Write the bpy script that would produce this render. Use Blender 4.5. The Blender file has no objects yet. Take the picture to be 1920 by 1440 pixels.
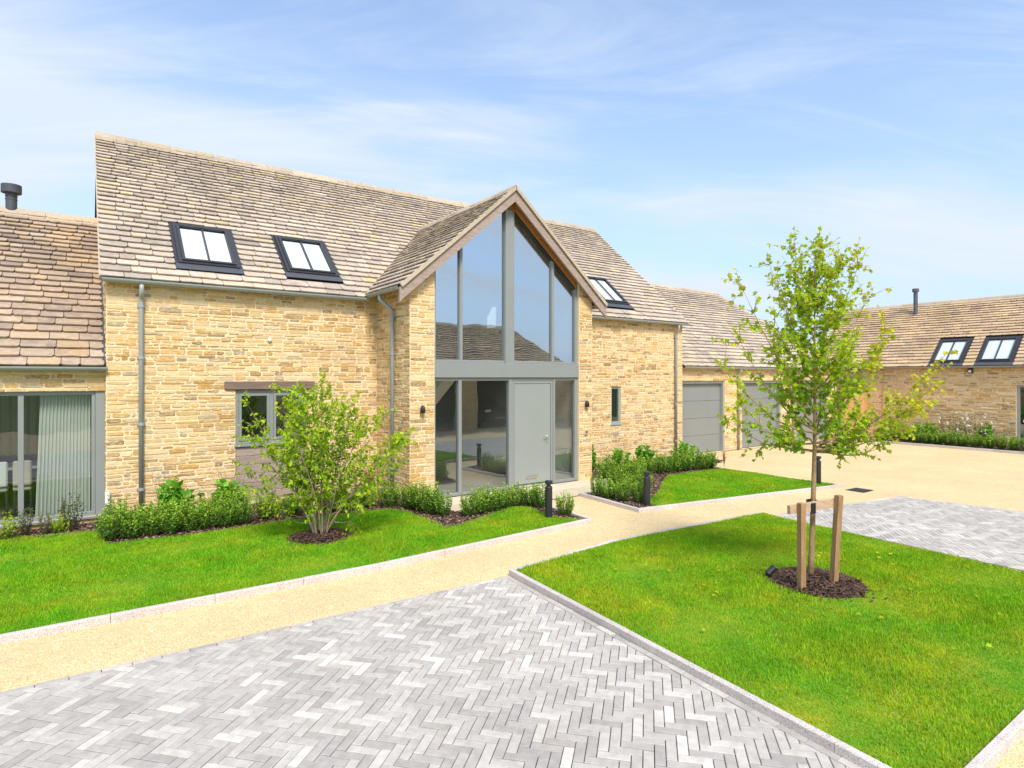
import bpy, math, random
import numpy as np
from mathutils import Vector, Matrix

# ------------------------------------------------------------------ camera
SC = bpy.context.scene
COL = SC.collection
R = math.radians
YAW = math.atan2(1600, 1138)                     # facade direction, right of the view axis
SN, CS = math.sin(YAW), math.cos(YAW)
CAM_H = 2.3
cam_d = bpy.data.cameras.new('camera')
cam = bpy.data.objects.new('camera', cam_d); COL.objects.link(cam)
cam.location = (0, 0, CAM_H)
cam.rotation_euler = (R(90), 0, -(math.pi/2 - YAW))
cam_d.sensor_width = 36; cam_d.lens = 1138/1920*36
cam_d.shift_y = -12/1920
cam_d.clip_start = 0.05; cam_d.clip_end = 2000
SC.camera = cam

# ------------------------------------------------------------------ sky, sun, exposure
SUN_EL, SUN_AZ = R(50), R(197)                   # azimuth clockwise from +Y (north): sun behind the camera, to its right
SKY_STRENGTH = 0.135
world = bpy.data.worlds.new('World'); SC.world = world; world.use_nodes = True
wn = world.node_tree; wn.nodes.clear()
def WN(t, **k):
    n = wn.nodes.new(t)
    for a, b in k.items(): setattr(n, a, b)
    return n
w_out = WN('ShaderNodeOutputWorld'); w_bg = WN('ShaderNodeBackground'); w_bg.inputs['Strength'].default_value = SKY_STRENGTH
sky = WN('ShaderNodeTexSky', sky_type='NISHITA', sun_disc=False, sun_elevation=SUN_EL, sun_rotation=SUN_AZ,
         altitude=100, air_density=1.0, dust_density=0.6, ozone_density=1.6)
tc = WN('ShaderNodeTexCoord'); sep = WN('ShaderNodeSeparateXYZ'); wn.links.new(tc.outputs['Generated'], sep.inputs[0])
zadd = WN('ShaderNodeMath', operation='ADD'); zadd.inputs[1].default_value = 0.16
zmax = WN('ShaderNodeMath', operation='MAXIMUM'); zmax.inputs[1].default_value = 0.0
wn.links.new(sep.outputs['Z'], zmax.inputs[0]); wn.links.new(zmax.outputs[0], zadd.inputs[0])
dx = WN('ShaderNodeMath', operation='DIVIDE'); dy = WN('ShaderNodeMath', operation='DIVIDE')
wn.links.new(sep.outputs['X'], dx.inputs[0]); wn.links.new(zadd.outputs[0], dx.inputs[1])
wn.links.new(sep.outputs['Y'], dy.inputs[0]); wn.links.new(zadd.outputs[0], dy.inputs[1])
comb = WN('ShaderNodeCombineXYZ'); wn.links.new(dx.outputs[0], comb.inputs[0]); wn.links.new(dy.outputs[0], comb.inputs[1])
def cloud_layer(rot, lx, ly, off, detail, rough, dist, lo, hi, amt):
    """wispy layer on a flat cloud deck, drawn out along its wind direction"""
    mp = WN('ShaderNodeMapping', vector_type='TEXTURE'); mp.inputs['Rotation'].default_value = (0, 0, R(rot)); mp.inputs['Scale'].default_value = (lx, ly, 1)
    mp.inputs['Location'].default_value = off
    wn.links.new(comb.outputs[0], mp.inputs[0])
    nz = WN('ShaderNodeTexNoise'); nz.inputs['Scale'].default_value = 1.0; nz.inputs['Detail'].default_value = detail
    nz.inputs['Roughness'].default_value = rough; nz.inputs['Distortion'].default_value = dist
    wn.links.new(mp.outputs[0], nz.inputs['Vector'])
    mr = WN('ShaderNodeMapRange', interpolation_type='SMOOTHSTEP'); mr.inputs['From Min'].default_value = lo; mr.inputs['From Max'].default_value = hi
    mr.inputs['To Max'].default_value = amt
    wn.links.new(nz.outputs['Fac'], mr.inputs['Value'])
    return mr.outputs[0]
CL_OFF = (-15.96, -17.54, -4.88)
c1 = cloud_layer(-19, 2.3, 0.75, CL_OFF, 5, 0.50, 0.35, 0.40, 0.68, 0.85)
c2 = cloud_layer(-30, 1.3, 0.36, (10.61, 4.62, 0), 8, 0.62, 1.2, 0.42, 0.76, 0.55)
mx = WN('ShaderNodeMath', operation='ADD', use_clamp=True); wn.links.new(c1, mx.inputs[0]); wn.links.new(c2, mx.inputs[1])
# thin veil of haze, deeper towards the horizon
hz = WN('ShaderNodeMath', operation='SUBTRACT'); hz.inputs[0].default_value = 1.0; wn.links.new(zmax.outputs[0], hz.inputs[1])
hzp = WN('ShaderNodeMath', operation='POWER'); hzp.inputs[1].default_value = 2.2; wn.links.new(hz.outputs[0], hzp.inputs[0])
hzm = WN('ShaderNodeMath', operation='MULTIPLY_ADD'); hzm.inputs[1].default_value = 0.95; hzm.inputs[2].default_value = 0.0; wn.links.new(hzp.outputs[0], hzm.inputs[0])
hazec = WN('ShaderNodeMix', data_type='RGBA'); hazec.inputs['B'].default_value = (1.8, 2.32, 3.2, 1)
wn.links.new(hzm.outputs[0], hazec.inputs['Factor']); wn.links.new(sky.outputs[0], hazec.inputs['A'])
mixc = WN('ShaderNodeMix', data_type='RGBA'); mixc.inputs['B'].default_value = (2.75, 3.05, 3.5, 1)
wn.links.new(mx.outputs[0], mixc.inputs['Factor']); wn.links.new(hazec.outputs['Result'], mixc.inputs['A'])
wn.links.new(mixc.outputs['Result'], w_bg.inputs['Color']); wn.links.new(w_bg.outputs[0], w_out.inputs[0])

sun_d = bpy.data.lights.new('sun', 'SUN'); sun_d.energy = 2.0; sun_d.angle = R(16); sun_d.color = (1, 0.95, 0.87)
sun = bpy.data.objects.new('sun', sun_d); COL.objects.link(sun)
sdir = Vector((math.sin(SUN_AZ)*math.cos(SUN_EL), math.cos(SUN_AZ)*math.cos(SUN_EL), math.sin(SUN_EL)))
sun.rotation_euler = sdir.to_track_quat('Z', 'Y').to_euler(); sun.location = (0, -5, 30)
SC.view_settings.view_transform = 'Standard'; SC.view_settings.look = 'None'
SC.view_settings.exposure = 1.12; SC.view_settings.gamma = 1.0; SC.view_settings.use_curve_mapping = False
SC.render.engine = 'CYCLES'
SC.cycles.max_bounces = 8; SC.cycles.transparent_max_bounces = 12
SC.cycles.use_denoising = True

# ------------------------------------------------------------------ helpers
rng = random.Random(7)
NPR = np.random.default_rng(11)
def V(*a): return np.array(a, dtype=float)
def nrm(a): return a/np.linalg.norm(a)
def lin(r, g, b, k=1.0):
    f = lambda c: ((c/255+0.055)/1.055)**2.4 if c/255 > 0.04045 else c/255/12.92
    return (f(r)*k, f(g)*k, f(b)*k, 1)
def proj(p):
    d = p[0]*CS+p[1]*SN; l = p[0]*SN-p[1]*CS
    if d < 0.2: return None
    return 960+1138*l/d, 708-1138*(p[2]-CAM_H)/d, d

class MB:
    """collects faces; build() links them as one mesh object"""
    def __init__(s): s.v = []; s.f = []; s.r = []
    def add(s, vs, fs, rnd=(0.5, 0.5, 0.5)):
        o = len(s.v); s.v.extend([tuple(map(float, p)) for p in vs]); s.f.extend([tuple(i+o for i in f) for f in fs]); s.r.extend([rnd]*len(vs))
        return s
    def box(s, x0, y0, z0, x1, y1, z1, rnd=(0.5, 0.5, 0.5)):
        vs = [(x0,y0,z0),(x1,y0,z0),(x1,y1,z0),(x0,y1,z0),(x0,y0,z1),(x1,y0,z1),(x1,y1,z1),(x0,y1,z1)]
        return s.add(vs, [(0,3,2,1),(4,5,6,7),(0,1,5,4),(1,2,6,5),(2,3,7,6),(3,0,4,7)], rnd)
    def cbox(s, x0, y0, z0, x1, y1, z1, c=0.006, rnd=(0.5,0.5,0.5)):
        """box with chamfered edges (all 12)"""
        X=(x0,x1);Y=(y0,y1);Z=(z0,z1); vs=[]; idx={}
        for i in (0,1):
            for j in (0,1):
                for k in (0,1):
                    sx,sy,sz=(1-2*i)*c,(1-2*j)*c,(1-2*k)*c
                    idx[i,j,k]=len(vs); vs+= [(X[i],Y[j]+sy,Z[k]+sz),(X[i]+sx,Y[j],Z[k]+sz),(X[i]+sx,Y[j]+sy,Z[k])]
        fs=[]
        g=lambda i,j,k,a: idx[i,j,k]+a
        for i in (0,1):
            q=[g(i,0,0,0),g(i,1,0,0),g(i,1,1,0),g(i,0,1,0)]; fs.append(q if i else q[::-1])
            q=[g(0,i,0,1),g(1,i,0,1),g(1,i,1,1),g(0,i,1,1)]; fs.append(q[::-1] if i else q)
            q=[g(0,0,i,2),g(1,0,i,2),g(1,1,i,2),g(0,1,i,2)]; fs.append(q if i else q[::-1])
        for a in (0,1):
            for b in (0,1):
                fs.append([g(0,a,b,1),g(1,a,b,1),g(1,a,b,2),g(0,a,b,2)])
                fs.append([g(a,0,b,0),g(a,1,b,0),g(a,1,b,2),g(a,0,b,2)])
                fs.append([g(a,b,0,0),g(a,b,1,0),g(a,b,1,1),g(a,b,0,1)])
        for i in (0,1):
            for j in (0,1):
                for k in (0,1): fs.append([g(i,j,k,0),g(i,j,k,1),g(i,j,k,2)])
        return s.add(vs, fs, rnd)
    def extr(s, p0, p1, prof, side, up, caps=True, closed=True, rnd=(0.5,0.5,0.5)):
        """sweep a 2-D profile (side, up) from p0 to p1"""
        p0=V(*p0);p1=V(*p1);side=V(*side);up=V(*up); n=len(prof)
        vs=[p0+a*side+b*up for a,b in prof]+[p1+a*side+b*up for a,b in prof]
        m=n if closed else n-1
        fs=[(i,(i+1)%n,(i+1)%n+n,i+n) for i in range(m)]
        if caps and closed: fs+=[tuple(range(n))[::-1],tuple(range(n,2*n))]
        return s.add(vs,fs,rnd)
    def tube(s, pts, rad, n=8, caps=True, rnd=(0.5,0.5,0.5)):
        pts=[V(*p) for p in pts]
        if not hasattr(rad,'__len__'): rad=[rad]*len(pts)
        vs=[]; ref=V(0.31,0.17,0.93)
        for i,p in enumerate(pts):
            a=pts[max(i-1,0)];b=pts[min(i+1,len(pts)-1)]; t=nrm(b-a)
            if i==0:
                e=np.cross(t,ref)
                if np.linalg.norm(e)<0.05: e=np.cross(t,V(1,0,0))
            else: e=e-t*np.dot(e,t)
            e=nrm(e);g=np.cross(t,e)
            for k in range(n):
                an=2*math.pi*k/n; vs.append(p+rad[i]*(math.cos(an)*e+math.sin(an)*g))
        fs=[]
        for i in range(len(pts)-1):
            for k in range(n):
                a=i*n+k;b=i*n+(k+1)%n; fs.append((a,b,b+n,a+n))
        if caps: fs+=[tuple(range(n))[::-1],tuple(range((len(pts)-1)*n,len(pts)*n))]
        return s.add(vs,fs,rnd)
    def lathe(s, prof, c=(0,0,0), n=20, rnd=(0.5,0.5,0.5)):
        vs=[];fs=[]
        for r,z in prof:
            for k in range(n):
                a=2*math.pi*k/n; vs.append((c[0]+r*math.cos(a),c[1]+r*math.sin(a),c[2]+z))
        for i in range(len(prof)-1):
            for k in range(n):
                a=i*n+k;b=i*n+(k+1)%n; fs.append((a,b,b+n,a+n))
        fs+=[tuple(range(n))[::-1],tuple(range((len(prof)-1)*n,len(prof)*n))]
        return s.add(vs,fs,rnd)
    def build(s, name, material, parent=None, smooth=False, kind=None):
        me=bpy.data.meshes.new(name); me.from_pydata(s.v,[],s.f)
        at=me.attributes.new('rnd','FLOAT_VECTOR','POINT'); at.data.foreach_set('vector',np.array(s.r,dtype=np.float32).ravel())
        if smooth: me.shade_smooth()
        me.materials.append(material)
        return link(name, me, parent, kind)

def link(name, me, parent=None, kind=None):
    o=bpy.data.objects.new(name, me); COL.objects.link(o)
    if parent is not None:
        o.parent=parent
        q=parent; off=Vector((0,0,0))
        if getattr(parent,'_dummy',None) is None and parent.get('_world'):      # geometry is in world coordinates
            o.matrix_parent_inverse=Matrix.Translation(parent.location).inverted()
    if kind: o['kind']=kind
    return o
def empty(name, loc=(0,0,0), world_children=True):
    o=bpy.data.objects.new(name,None); COL.objects.link(o); o.location=loc; o.empty_display_size=0.2
    if world_children: o['_world']=1
    return o
def tag(o, label, cat, group=None):
    o['label']=label; o['category']=cat
    if group: o['group']=group
    return o
def thing(name, loc, label, cat, group=None, world_children=True):
    return tag(empty(name, loc, world_children), label, cat, group)
def npmesh(name, v, f, rnd, material, parent=None, kind=None, smooth=False):
    """fast mesh from numpy arrays: v (n,3), f (m,k)"""
    me=bpy.data.meshes.new(name); n=len(v); m,k=f.shape
    me.vertices.add(n); me.vertices.foreach_set('co', np.ascontiguousarray(v,dtype=np.float32).ravel())
    me.loops.add(m*k); me.loops.foreach_set('vertex_index', np.ascontiguousarray(f,dtype=np.int32).ravel())
    me.polygons.add(m); me.polygons.foreach_set('loop_start', np.arange(0,m*k,k,dtype=np.int32))
    me.polygons.foreach_set('loop_total', np.full(m,k,dtype=np.int32))
    me.update(calc_edges=True)
    at=me.attributes.new('rnd','FLOAT_VECTOR','POINT'); at.data.foreach_set('vector', np.ascontiguousarray(rnd,dtype=np.float32).ravel())
    if smooth: me.shade_smooth()
    me.materials.append(material)
    return link(name, me, parent, kind) if name else me
def copy_thing(o, loc, rz=None, sc=None):
    c=o.copy(); COL.objects.link(c); c.location=loc
    if rz is not None: c.rotation_euler=(0,0,rz)
    if sc is not None: c.scale=(sc,sc,sc) if not hasattr(sc,'__len__') else sc
    for ch in o.children:
        d=ch.copy(); COL.objects.link(d); d.parent=c
        for g in ch.children:
            e=g.copy(); COL.objects.link(e); e.parent=d
    return c
ORD=['first','second','third','fourth','fifth','sixth','seventh','eighth','ninth','tenth','eleventh','twelfth','thirteenth','fourteenth']

# ------------------------------------------------------------------ materials
def newmat(name):
    m=bpy.data.materials.new(name); m.use_nodes=True; nt=m.node_tree; b=nt.nodes['Principled BSDF']
    return m,nt,b
def N(nt,t,inputs=None,**k):
    n=nt.nodes.new(t)
    for a,v in k.items(): setattr(n,a,v)
    if inputs:
        for a,v in inputs.items():
            if hasattr(v,'is_output') or isinstance(v,bpy.types.NodeSocket): nt.links.new(v,n.inputs[a])
            else: n.inputs[a].default_value=v
    return n
def ramp(nt, fac, stops, interp='LINEAR'):
    r=N(nt,'ShaderNodeValToRGB'); cr=r.color_ramp; cr.interpolation=interp
    while len(cr.elements)<len(stops): cr.elements.new(0.5)
    for e,(p,c) in zip(cr.elements,stops): e.position=p; e.color=c
    nt.links.new(fac,r.inputs[0]); return r.outputs[0]
def pos(nt, scale=(1,1,1)):
    g=N(nt,'ShaderNodeNewGeometry'); 
    m=N(nt,'ShaderNodeMapping',{'Vector':g.outputs['Position'],'Scale':scale}); return m.outputs[0]
def objpos(nt, scale=(1,1,1)):
    g=N(nt,'ShaderNodeTexCoord'); m=N(nt,'ShaderNodeMapping',{'Vector':g.outputs['Object'],'Scale':scale}); return m.outputs[0]
def noise(nt, vec, scale, detail=4, rough=0.55, out='Fac'):
    return N(nt,'ShaderNodeTexNoise',{'Vector':vec,'Scale':scale,'Detail':detail,'Roughness':rough}).outputs[out]
def rnd(nt):
    a=N(nt,'ShaderNodeAttribute',attribute_name='rnd'); s=N(nt,'ShaderNodeSeparateXYZ',{0:a.outputs['Vector']}); return s.outputs
def mixc(nt, fac, a, b, mode='MIX'):
    m=N(nt,'ShaderNodeMix',data_type='RGBA',blend_type=mode)
    for s,v in (('Factor',fac),('A',a),('B',b)):
        if isinstance(v,bpy.types.NodeSocket): nt.links.new(v,m.inputs[s])
        else: m.inputs[s].default_value=v
    return m.outputs['Result']
def mrange(nt, v, a, b, c, d):
    return N(nt,'ShaderNodeMapRange',{'Value':v,'From Min':a,'From Max':b,'To Min':c,'To Max':d}).outputs[0]
def bright(nt, col, val):
    g=N(nt,'ShaderNodeCombineColor',{0:val,1:val,2:val}); return mixc(nt,1.0,col,g.outputs[0],'MULTIPLY')
def bump(nt, b, h, strength=0.4, dist=0.01):
    n=N(nt,'ShaderNodeBump',{'Height':h,'Strength':strength,'Distance':dist}); nt.links.new(n.outputs[0],b.inputs['Normal'])
def setc(nt,b,col):
    if isinstance(col,bpy.types.NodeSocket): nt.links.new(col,b.inputs['Base Color'])
    else: b.inputs['Base Color'].default_value=col
def flat(name, col, rough=0.5, metal=0, var=0.06, nscale=6, bumps=0.05, spec=0.5):
    """painted / plain material with a little dirt and relief"""
    m,nt,b=newmat(name); p=objpos(nt)
    n=noise(nt,p,nscale,5); setc(nt,b,bright(nt,col,mrange(nt,n,0.3,0.7,1-var,1+var)))
    b.inputs['Roughness'].default_value=rough; b.inputs['Metallic'].default_value=metal; b.inputs['Specular IOR Level'].default_value=spec
    if bumps: bump(nt,b,noise(nt,p,nscale*12,3),bumps,0.003)
    return m

def mat_stone(name, stops, mortar=False):
    m,nt,b=newmat(name); p=pos(nt); x,y,z=rnd(nt)
    col=ramp(nt,x,stops) if not mortar else mixc(nt,noise(nt,p,9,5),stops[0],stops[1])
    n1=noise(nt,pos(nt,(1,1,2.6)),22,6,0.65); n2=noise(nt,p,95,4,0.6)
    v=mrange(nt,y,0,1,0.88,1.12) if not mortar else mrange(nt,noise(nt,p,1.3,3),0.3,0.7,0.92,1.08)
    if not mortar:
        sm=mrange(nt,noise(nt,pos(nt,(1,1,2.0)),17,5,0.6),0.46,0.70,0,0.75); col=mixc(nt,sm,col,lin(230,206,164))
    col=bright(nt,col,v); col=bright(nt,col,mrange(nt,n1,0.25,0.75,0.80,1.17)); col=bright(nt,col,mrange(nt,n2,0.3,0.7,0.92,1.07))
    setc(nt,b,col); b.inputs['Roughness'].default_value=0.93; b.inputs['Specular IOR Level'].default_value=0.2
    h=N(nt,'ShaderNodeMath',{0:n1,1:n2},operation='ADD').outputs[0]; bump(nt,b,h,0.55,0.012)
    return m
M_STONE=mat_stone('limestone_rubble',[(0,lin(150,126,96)),(0.06,lin(180,144,94)),(0.15,lin(205,159,88)),(0.28,lin(215,179,122)),(0.54,lin(220,188,138)),(0.79,lin(225,198,156)),(0.90,lin(209,163,96)),(0.95,lin(194,172,136)),(1,lin(162,144,120))])
M_MORTAR=mat_stone('lime_mortar',[lin(238,217,178),lin(231,206,163)],True)
def mat_slate(name, stops, lichen=0.0):
    m,nt,b=newmat(name); p=pos(nt); x,y,z=rnd(nt)
    col=mixc(nt,mrange(nt,noise(nt,p,6,4,0.6),0.40,0.60,0,0.8),ramp(nt,x,stops),ramp(nt,z,stops)); col=bright(nt,col,mrange(nt,y,0,1,0.90,1.08))
    n1=noise(nt,p,14,6,0.65); n2=noise(nt,p,70,4); n3=noise(nt,p,0.7,3)
    col=bright(nt,col,mrange(nt,n1,0.25,0.75,0.80,1.18)); col=bright(nt,col,mrange(nt,n3,0.3,0.7,0.90,1.10))
    if lichen:
        l=N(nt,'ShaderNodeMath',{0:mrange(nt,noise(nt,p,5,6,0.7),0.56,0.66,0,1),1:lichen},operation='MULTIPLY').outputs[0]
        col=mixc(nt,l,col,lin(196,168,84))
    setc(nt,b,col); b.inputs['Roughness'].default_value=0.9; b.inputs['Specular IOR Level'].default_value=0.25
    h=N(nt,'ShaderNodeMath',{0:n1,1:n2},operation='ADD').outputs[0]; bump(nt,b,h,0.5,0.010)
    return m
SL_MAIN=[(0,lin(158,146,133)),(0.16,lin(177,163,149)),(0.45,lin(189,174,157)),(0.82,lin(196,180,160)),(0.97,lin(199,180,150)),(0.99,lin(206,188,126)),(1,lin(182,170,160))]
SL_LEFT=[(0,lin(142,124,114)),(0.2,lin(162,142,124)),(0.5,lin(174,154,134)),(0.80,lin(181,159,133)),(0.94,lin(190,160,122)),(1,lin(186,174,162))]
SL_RIGHT=[(0,lin(160,136,114)),(0.2,lin(182,156,128)),(0.5,lin(194,168,136)),(0.78,lin(200,174,138)),(0.92,lin(206,176,124)),(1,lin(172,152,134))]
M_SLATE=mat_slate('stone_slate_pale',SL_MAIN,0.08)
M_SLATE_L=mat_slate('stone_slate_brown',SL_LEFT,0.25)
M_SLATE_R=mat_slate('stone_slate_tan',SL_RIGHT,0.12)
M_RIDGE=mat_slate('ridge_stone',[(0,lin(172,158,140)),(0.5,lin(186,170,148)),(1,lin(182,160,128))],0.25)
M_DECK=flat('roof_underlay',lin(58,50,44),0.9)
M_FRAME=flat('grey_green_paint',lin(138,141,137),0.42,0,0.03,3,0.02)
M_DOOR=flat('door_paint',lin(146,150,144),0.45,0,0.025,2,0.03)
M_GUTTER=flat('gutter_grey',lin(158,163,160),0.45,0.1,0.05,4,0.03)
M_GARAGE=flat('garage_door_grey',lin(134,136,132),0.5,0,0.04,1.5,0.05)
M_DARKFRAME=flat('anthracite_frame',lin(58,58,62),0.4,0.2,0.05,4,0.02)
M_LEAD=flat('lead_flashing',lin(76,78,86),0.55,0.1,0.12,5,0.1)
M_BLACK=flat('black_powder_coat',lin(44,44,47),0.5,0.1,0.06,8,0.05)
M_CHROME=flat('brushed_steel',(0.75,0.73,0.70,1),0.28,1.0,0.04,20,0.02)
M_WHITE=flat('white_plastic',lin(235,235,232),0.45,0,0.02)
M_BLIND=flat('white_blind',lin(240,240,242),0.7,0,0.02)
M_PLASTER=flat('white_plaster',lin(226,224,218),0.9,0,0.03)
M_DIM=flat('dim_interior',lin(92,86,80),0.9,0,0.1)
M_INFLOOR=flat('interior_floor',lin(150,138,122),0.5,0,0.1)
M_TAN=flat('brick_vent',lin(206,168,110),0.85,0,0.12,30,0.1)
def mat_glass(name, refl, tint, rough=0.0):
    m,nt,b=newmat(name); nt.nodes.remove(b); out=nt.nodes['Material Output']
    fr=N(nt,'ShaderNodeLayerWeight',{'Blend':0.5}); pw=N(nt,'ShaderNodeMath',{0:fr.outputs['Facing'],1:4.0},operation='POWER'); f=N(nt,'ShaderNodeMath',{0:pw.outputs[0],1:0.8,2:refl},operation='MULTIPLY_ADD',use_clamp=True)
    wob=N(nt,'ShaderNodeBump',{'Height':noise(nt,pos(nt),1.1,2),'Strength':0.06,'Distance':0.05})
    gl=N(nt,'ShaderNodeBsdfGlossy',{'Color':(0.84,0.93,1.0,1),'Roughness':rough,'Normal':wob.outputs[0]}); tr=N(nt,'ShaderNodeBsdfTransparent',{'Color':tint})
    mx=N(nt,'ShaderNodeMixShader',{0:f.outputs[0],1:tr.outputs[0],2:gl.outputs[0]}); nt.links.new(mx.outputs[0],out.inputs[0]); return m
M_GLASS=mat_glass('coated_glass',0.26,(0.74,0.79,0.78,1))
M_GLASSU=mat_glass('solar_glass',0.58,(0.74,0.82,0.84,1))
M_GLASS2=mat_glass('window_glass',0.12,(0.88,0.91,0.89,1))
def mat_wood(name, a, b_, axis='X', rough=0.75, gs=1.0):
    m,nt,b=newmat(name); s={'X':(1.2,9,9),'Y':(9,1.2,9),'Z':(9,9,1.2)}[axis]
    p=pos(nt,tuple(q*gs for q in s)); n1=noise(nt,p,3.2,7,0.65); n2=noise(nt,p,16,4); x,y,z=rnd(nt)
    c=mixc(nt,mrange(nt,n1,0.3,0.7,0,1),a,b_); c=bright(nt,c,mrange(nt,n2,0.3,0.7,0.85,1.12)); c=bright(nt,c,mrange(nt,x,0,1,0.88,1.12))
    setc(nt,b,c); b.inputs['Roughness'].default_value=rough; b.inputs['Specular IOR Level'].default_value=0.25
    bump(nt,b,n1,0.35,0.006); return m
M_OAK=mat_wood('weathered_oak',lin(142,118,104),lin(112,94,86),'X')
M_OAKV=mat_wood('weathered_oak_board',lin(182,162,148),lin(152,132,120),'X')
M_RAW=mat_wood('fresh_timber',lin(206,146,84),lin(178,118,62),'Y')
M_GATE=mat_wood('larch_slat',lin(226,176,118),lin(204,150,98),'Z')
M_STAKE=mat_wood('treated_stake',lin(178,142,104),lin(146,112,78),'Z')
M_RAIL=mat_wood('treated_rail',lin(206,176,146),lin(180,148,118),'X')
def mat_resin():
    m,nt,b=newmat('resin_bound_gravel'); p=pos(nt)
    vo=N(nt,'ShaderNodeTexVoronoi',{'Vector':p,'Scale':150.0,'Randomness':1.0}); s=N(nt,'ShaderNodeSeparateColor',{0:vo.outputs['Color']})
    c=ramp(nt,s.outputs[0],[(0,lin(148,120,80)),(0.16,lin(204,174,122)),(0.6,lin(220,195,146)),(0.9,lin(227,207,164)),(1,lin(233,221,195))])
    c=bright(nt,c,mrange(nt,noise(nt,p,0.8,5,0.6),0.3,0.7,0.90,1.06)); c=bright(nt,c,mrange(nt,noise(nt,p,7,4),0.3,0.7,0.95,1.04)); c=mixc(nt,mrange(nt,noise(nt,pos(nt,(0.35,1.6,1)),1.6,6,0.65),0.58,0.78,0,0.26),c,lin(196,166,116))
    setc(nt,b,c); b.inputs['Roughness'].default_value=0.8; b.inputs['Specular IOR Level'].default_value=0.3
    bump(nt,b,vo.outputs['Distance'],0.25,0.003); return m
M_RESIN=mat_resin()
def mat_paver():
    m,nt,b=newmat('grey_clay_paver'); p=pos(nt); x,y,z=rnd(nt)
    c=ramp(nt,x,[(0,lin(168,161,154)),(0.25,lin(178,171,163)),(0.55,lin(184,177,168)),(0.82,lin(190,183,173)),(0.95,lin(200,193,183)),(1,lin(212,205,195))])
    n1=noise(nt,p,16,5,0.6); n2=noise(nt,p,240,3); n3=noise(nt,p,1.1,3)
    c=bright(nt,c,mrange(nt,y,0,1,0.94,1.06)); c=bright(nt,c,mrange(nt,n1,0.28,0.72,0.84,1.12)); c=bright(nt,c,mrange(nt,n2,0.3,0.7,0.88,1.10)); c=bright(nt,c,mrange(nt,n3,0.3,0.7,0.90,1.07))
    c=mixc(nt,mrange(nt,noise(nt,p,2.3,6,0.65),0.56,0.74,0,0.35),c,lin(166,152,132))
    setc(nt,b,c); b.inputs['Roughness'].default_value=0.85; b.inputs['Specular IOR Level'].default_value=0.3
    bump(nt,b,N(nt,'ShaderNodeMath',{0:n1,1:n2},operation='ADD').outputs[0],0.3,0.003); return m
M_PAVER=mat_paver()
M_JOINT=flat('joint_sand',lin(66,60,54),0.95,0,0.2,20,0.2)
def mat_granite():
    m,nt,b=newmat('granite_kerb'); p=pos(nt); x,y,z=rnd(nt)
    vo=N(nt,'ShaderNodeTexVoronoi',{'Vector':p,'Scale':230.0}); s=N(nt,'ShaderNodeSeparateColor',{0:vo.outputs['Color']})
    c=ramp(nt,s.outputs[0],[(0,lin(124,117,112)),(0.2,lin(188,177,168)),(0.7,lin(206,194,185)),(1,lin(224,217,210))])
    c=bright(nt,c,mrange(nt,x,0,1,0.92,1.08)); c=bright(nt,c,mrange(nt,noise(nt,p,3,5),0.3,0.7,0.9,1.08))
    setc(nt,b,c); b.inputs['Roughness'].default_value=0.8; b.inputs['Specular IOR Level'].default_value=0.3
    bump(nt,b,noise(nt,p,160,3),0.25,0.003); return m
M_KERB=mat_granite()
def mat_slab():
    m,nt,b=newmat('sandstone_flag'); p=pos(nt); x,y,z=rnd(nt)
    c=mixc(nt,x,lin(196,180,150),lin(210,196,170)); c=bright(nt,c,mrange(nt,noise(nt,p,4,6,0.6),0.3,0.7,0.9,1.08)); c=bright(nt,c,mrange(nt,noise(nt,p,60,4),0.3,0.7,0.95,1.05))
    setc(nt,b,c); b.inputs['Roughness'].default_value=0.75; bump(nt,b,noise(nt,p,30,4),0.2,0.004); return m
M_SLAB=mat_slab()
def mat_grass(name, soil=False, ga=(98,164,16), gb=(172,176,34), lo=0.38):
    m,nt,b=newmat(name); p=pos(nt); x,y,z=rnd(nt)
    n1=noise(nt,p,1.25,5,0.6); n2=noise(nt,p,6,4)
    f=N(nt,'ShaderNodeMath',{0:mrange(nt,n1,lo,0.64,0,1),1:mrange(nt,n2,0.3,0.7,0.35,1.0)},operation='MULTIPLY').outputs[0]
    c=mixc(nt,f,lin(*ga),lin(*gb))
    if not soil:
        c=mixc(nt,mrange(nt,x,0,1,0,0.55),c,lin(136,190,28)); c=mixc(nt,mrange(nt,y,0.93,1,0,0.8),c,lin(196,176,92))
        c=bright(nt,c,mrange(nt,z,0,1,0.85,1.35)); c=bright(nt,c,mrange(nt,noise(nt,p,3.1,5,0.65),0.3,0.7,0.80,1.15))
        b.inputs['Roughness'].default_value=0.6; b.inputs['Specular IOR Level'].default_value=0.25
        setc(nt,b,c)
        tr=N(nt,'ShaderNodeBsdfTranslucent'); nt.links.new(c,tr.inputs['Color']); mx=N(nt,'ShaderNodeMixShader',{0:0.35,1:b.outputs[0],2:tr.outputs[0]})
        nt.links.new(mx.outputs[0],nt.nodes['Material Output'].inputs[0])
    else:
        c=bright(nt,c,mrange(nt,noise(nt,p,60,4),0.3,0.7,0.55,0.95)); setc(nt,b,c); b.inputs['Roughness'].default_value=1.0; bump(nt,b,noise(nt,p,90,4),0.6,0.02)
    return m
M_GRASS=mat_grass('grass_blade'); M_TURF=mat_grass('turf_base',True); M_GRASSR=mat_grass('dry_grass_blade',ga=(112,164,14),gb=(184,180,34),lo=0.30)
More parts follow.
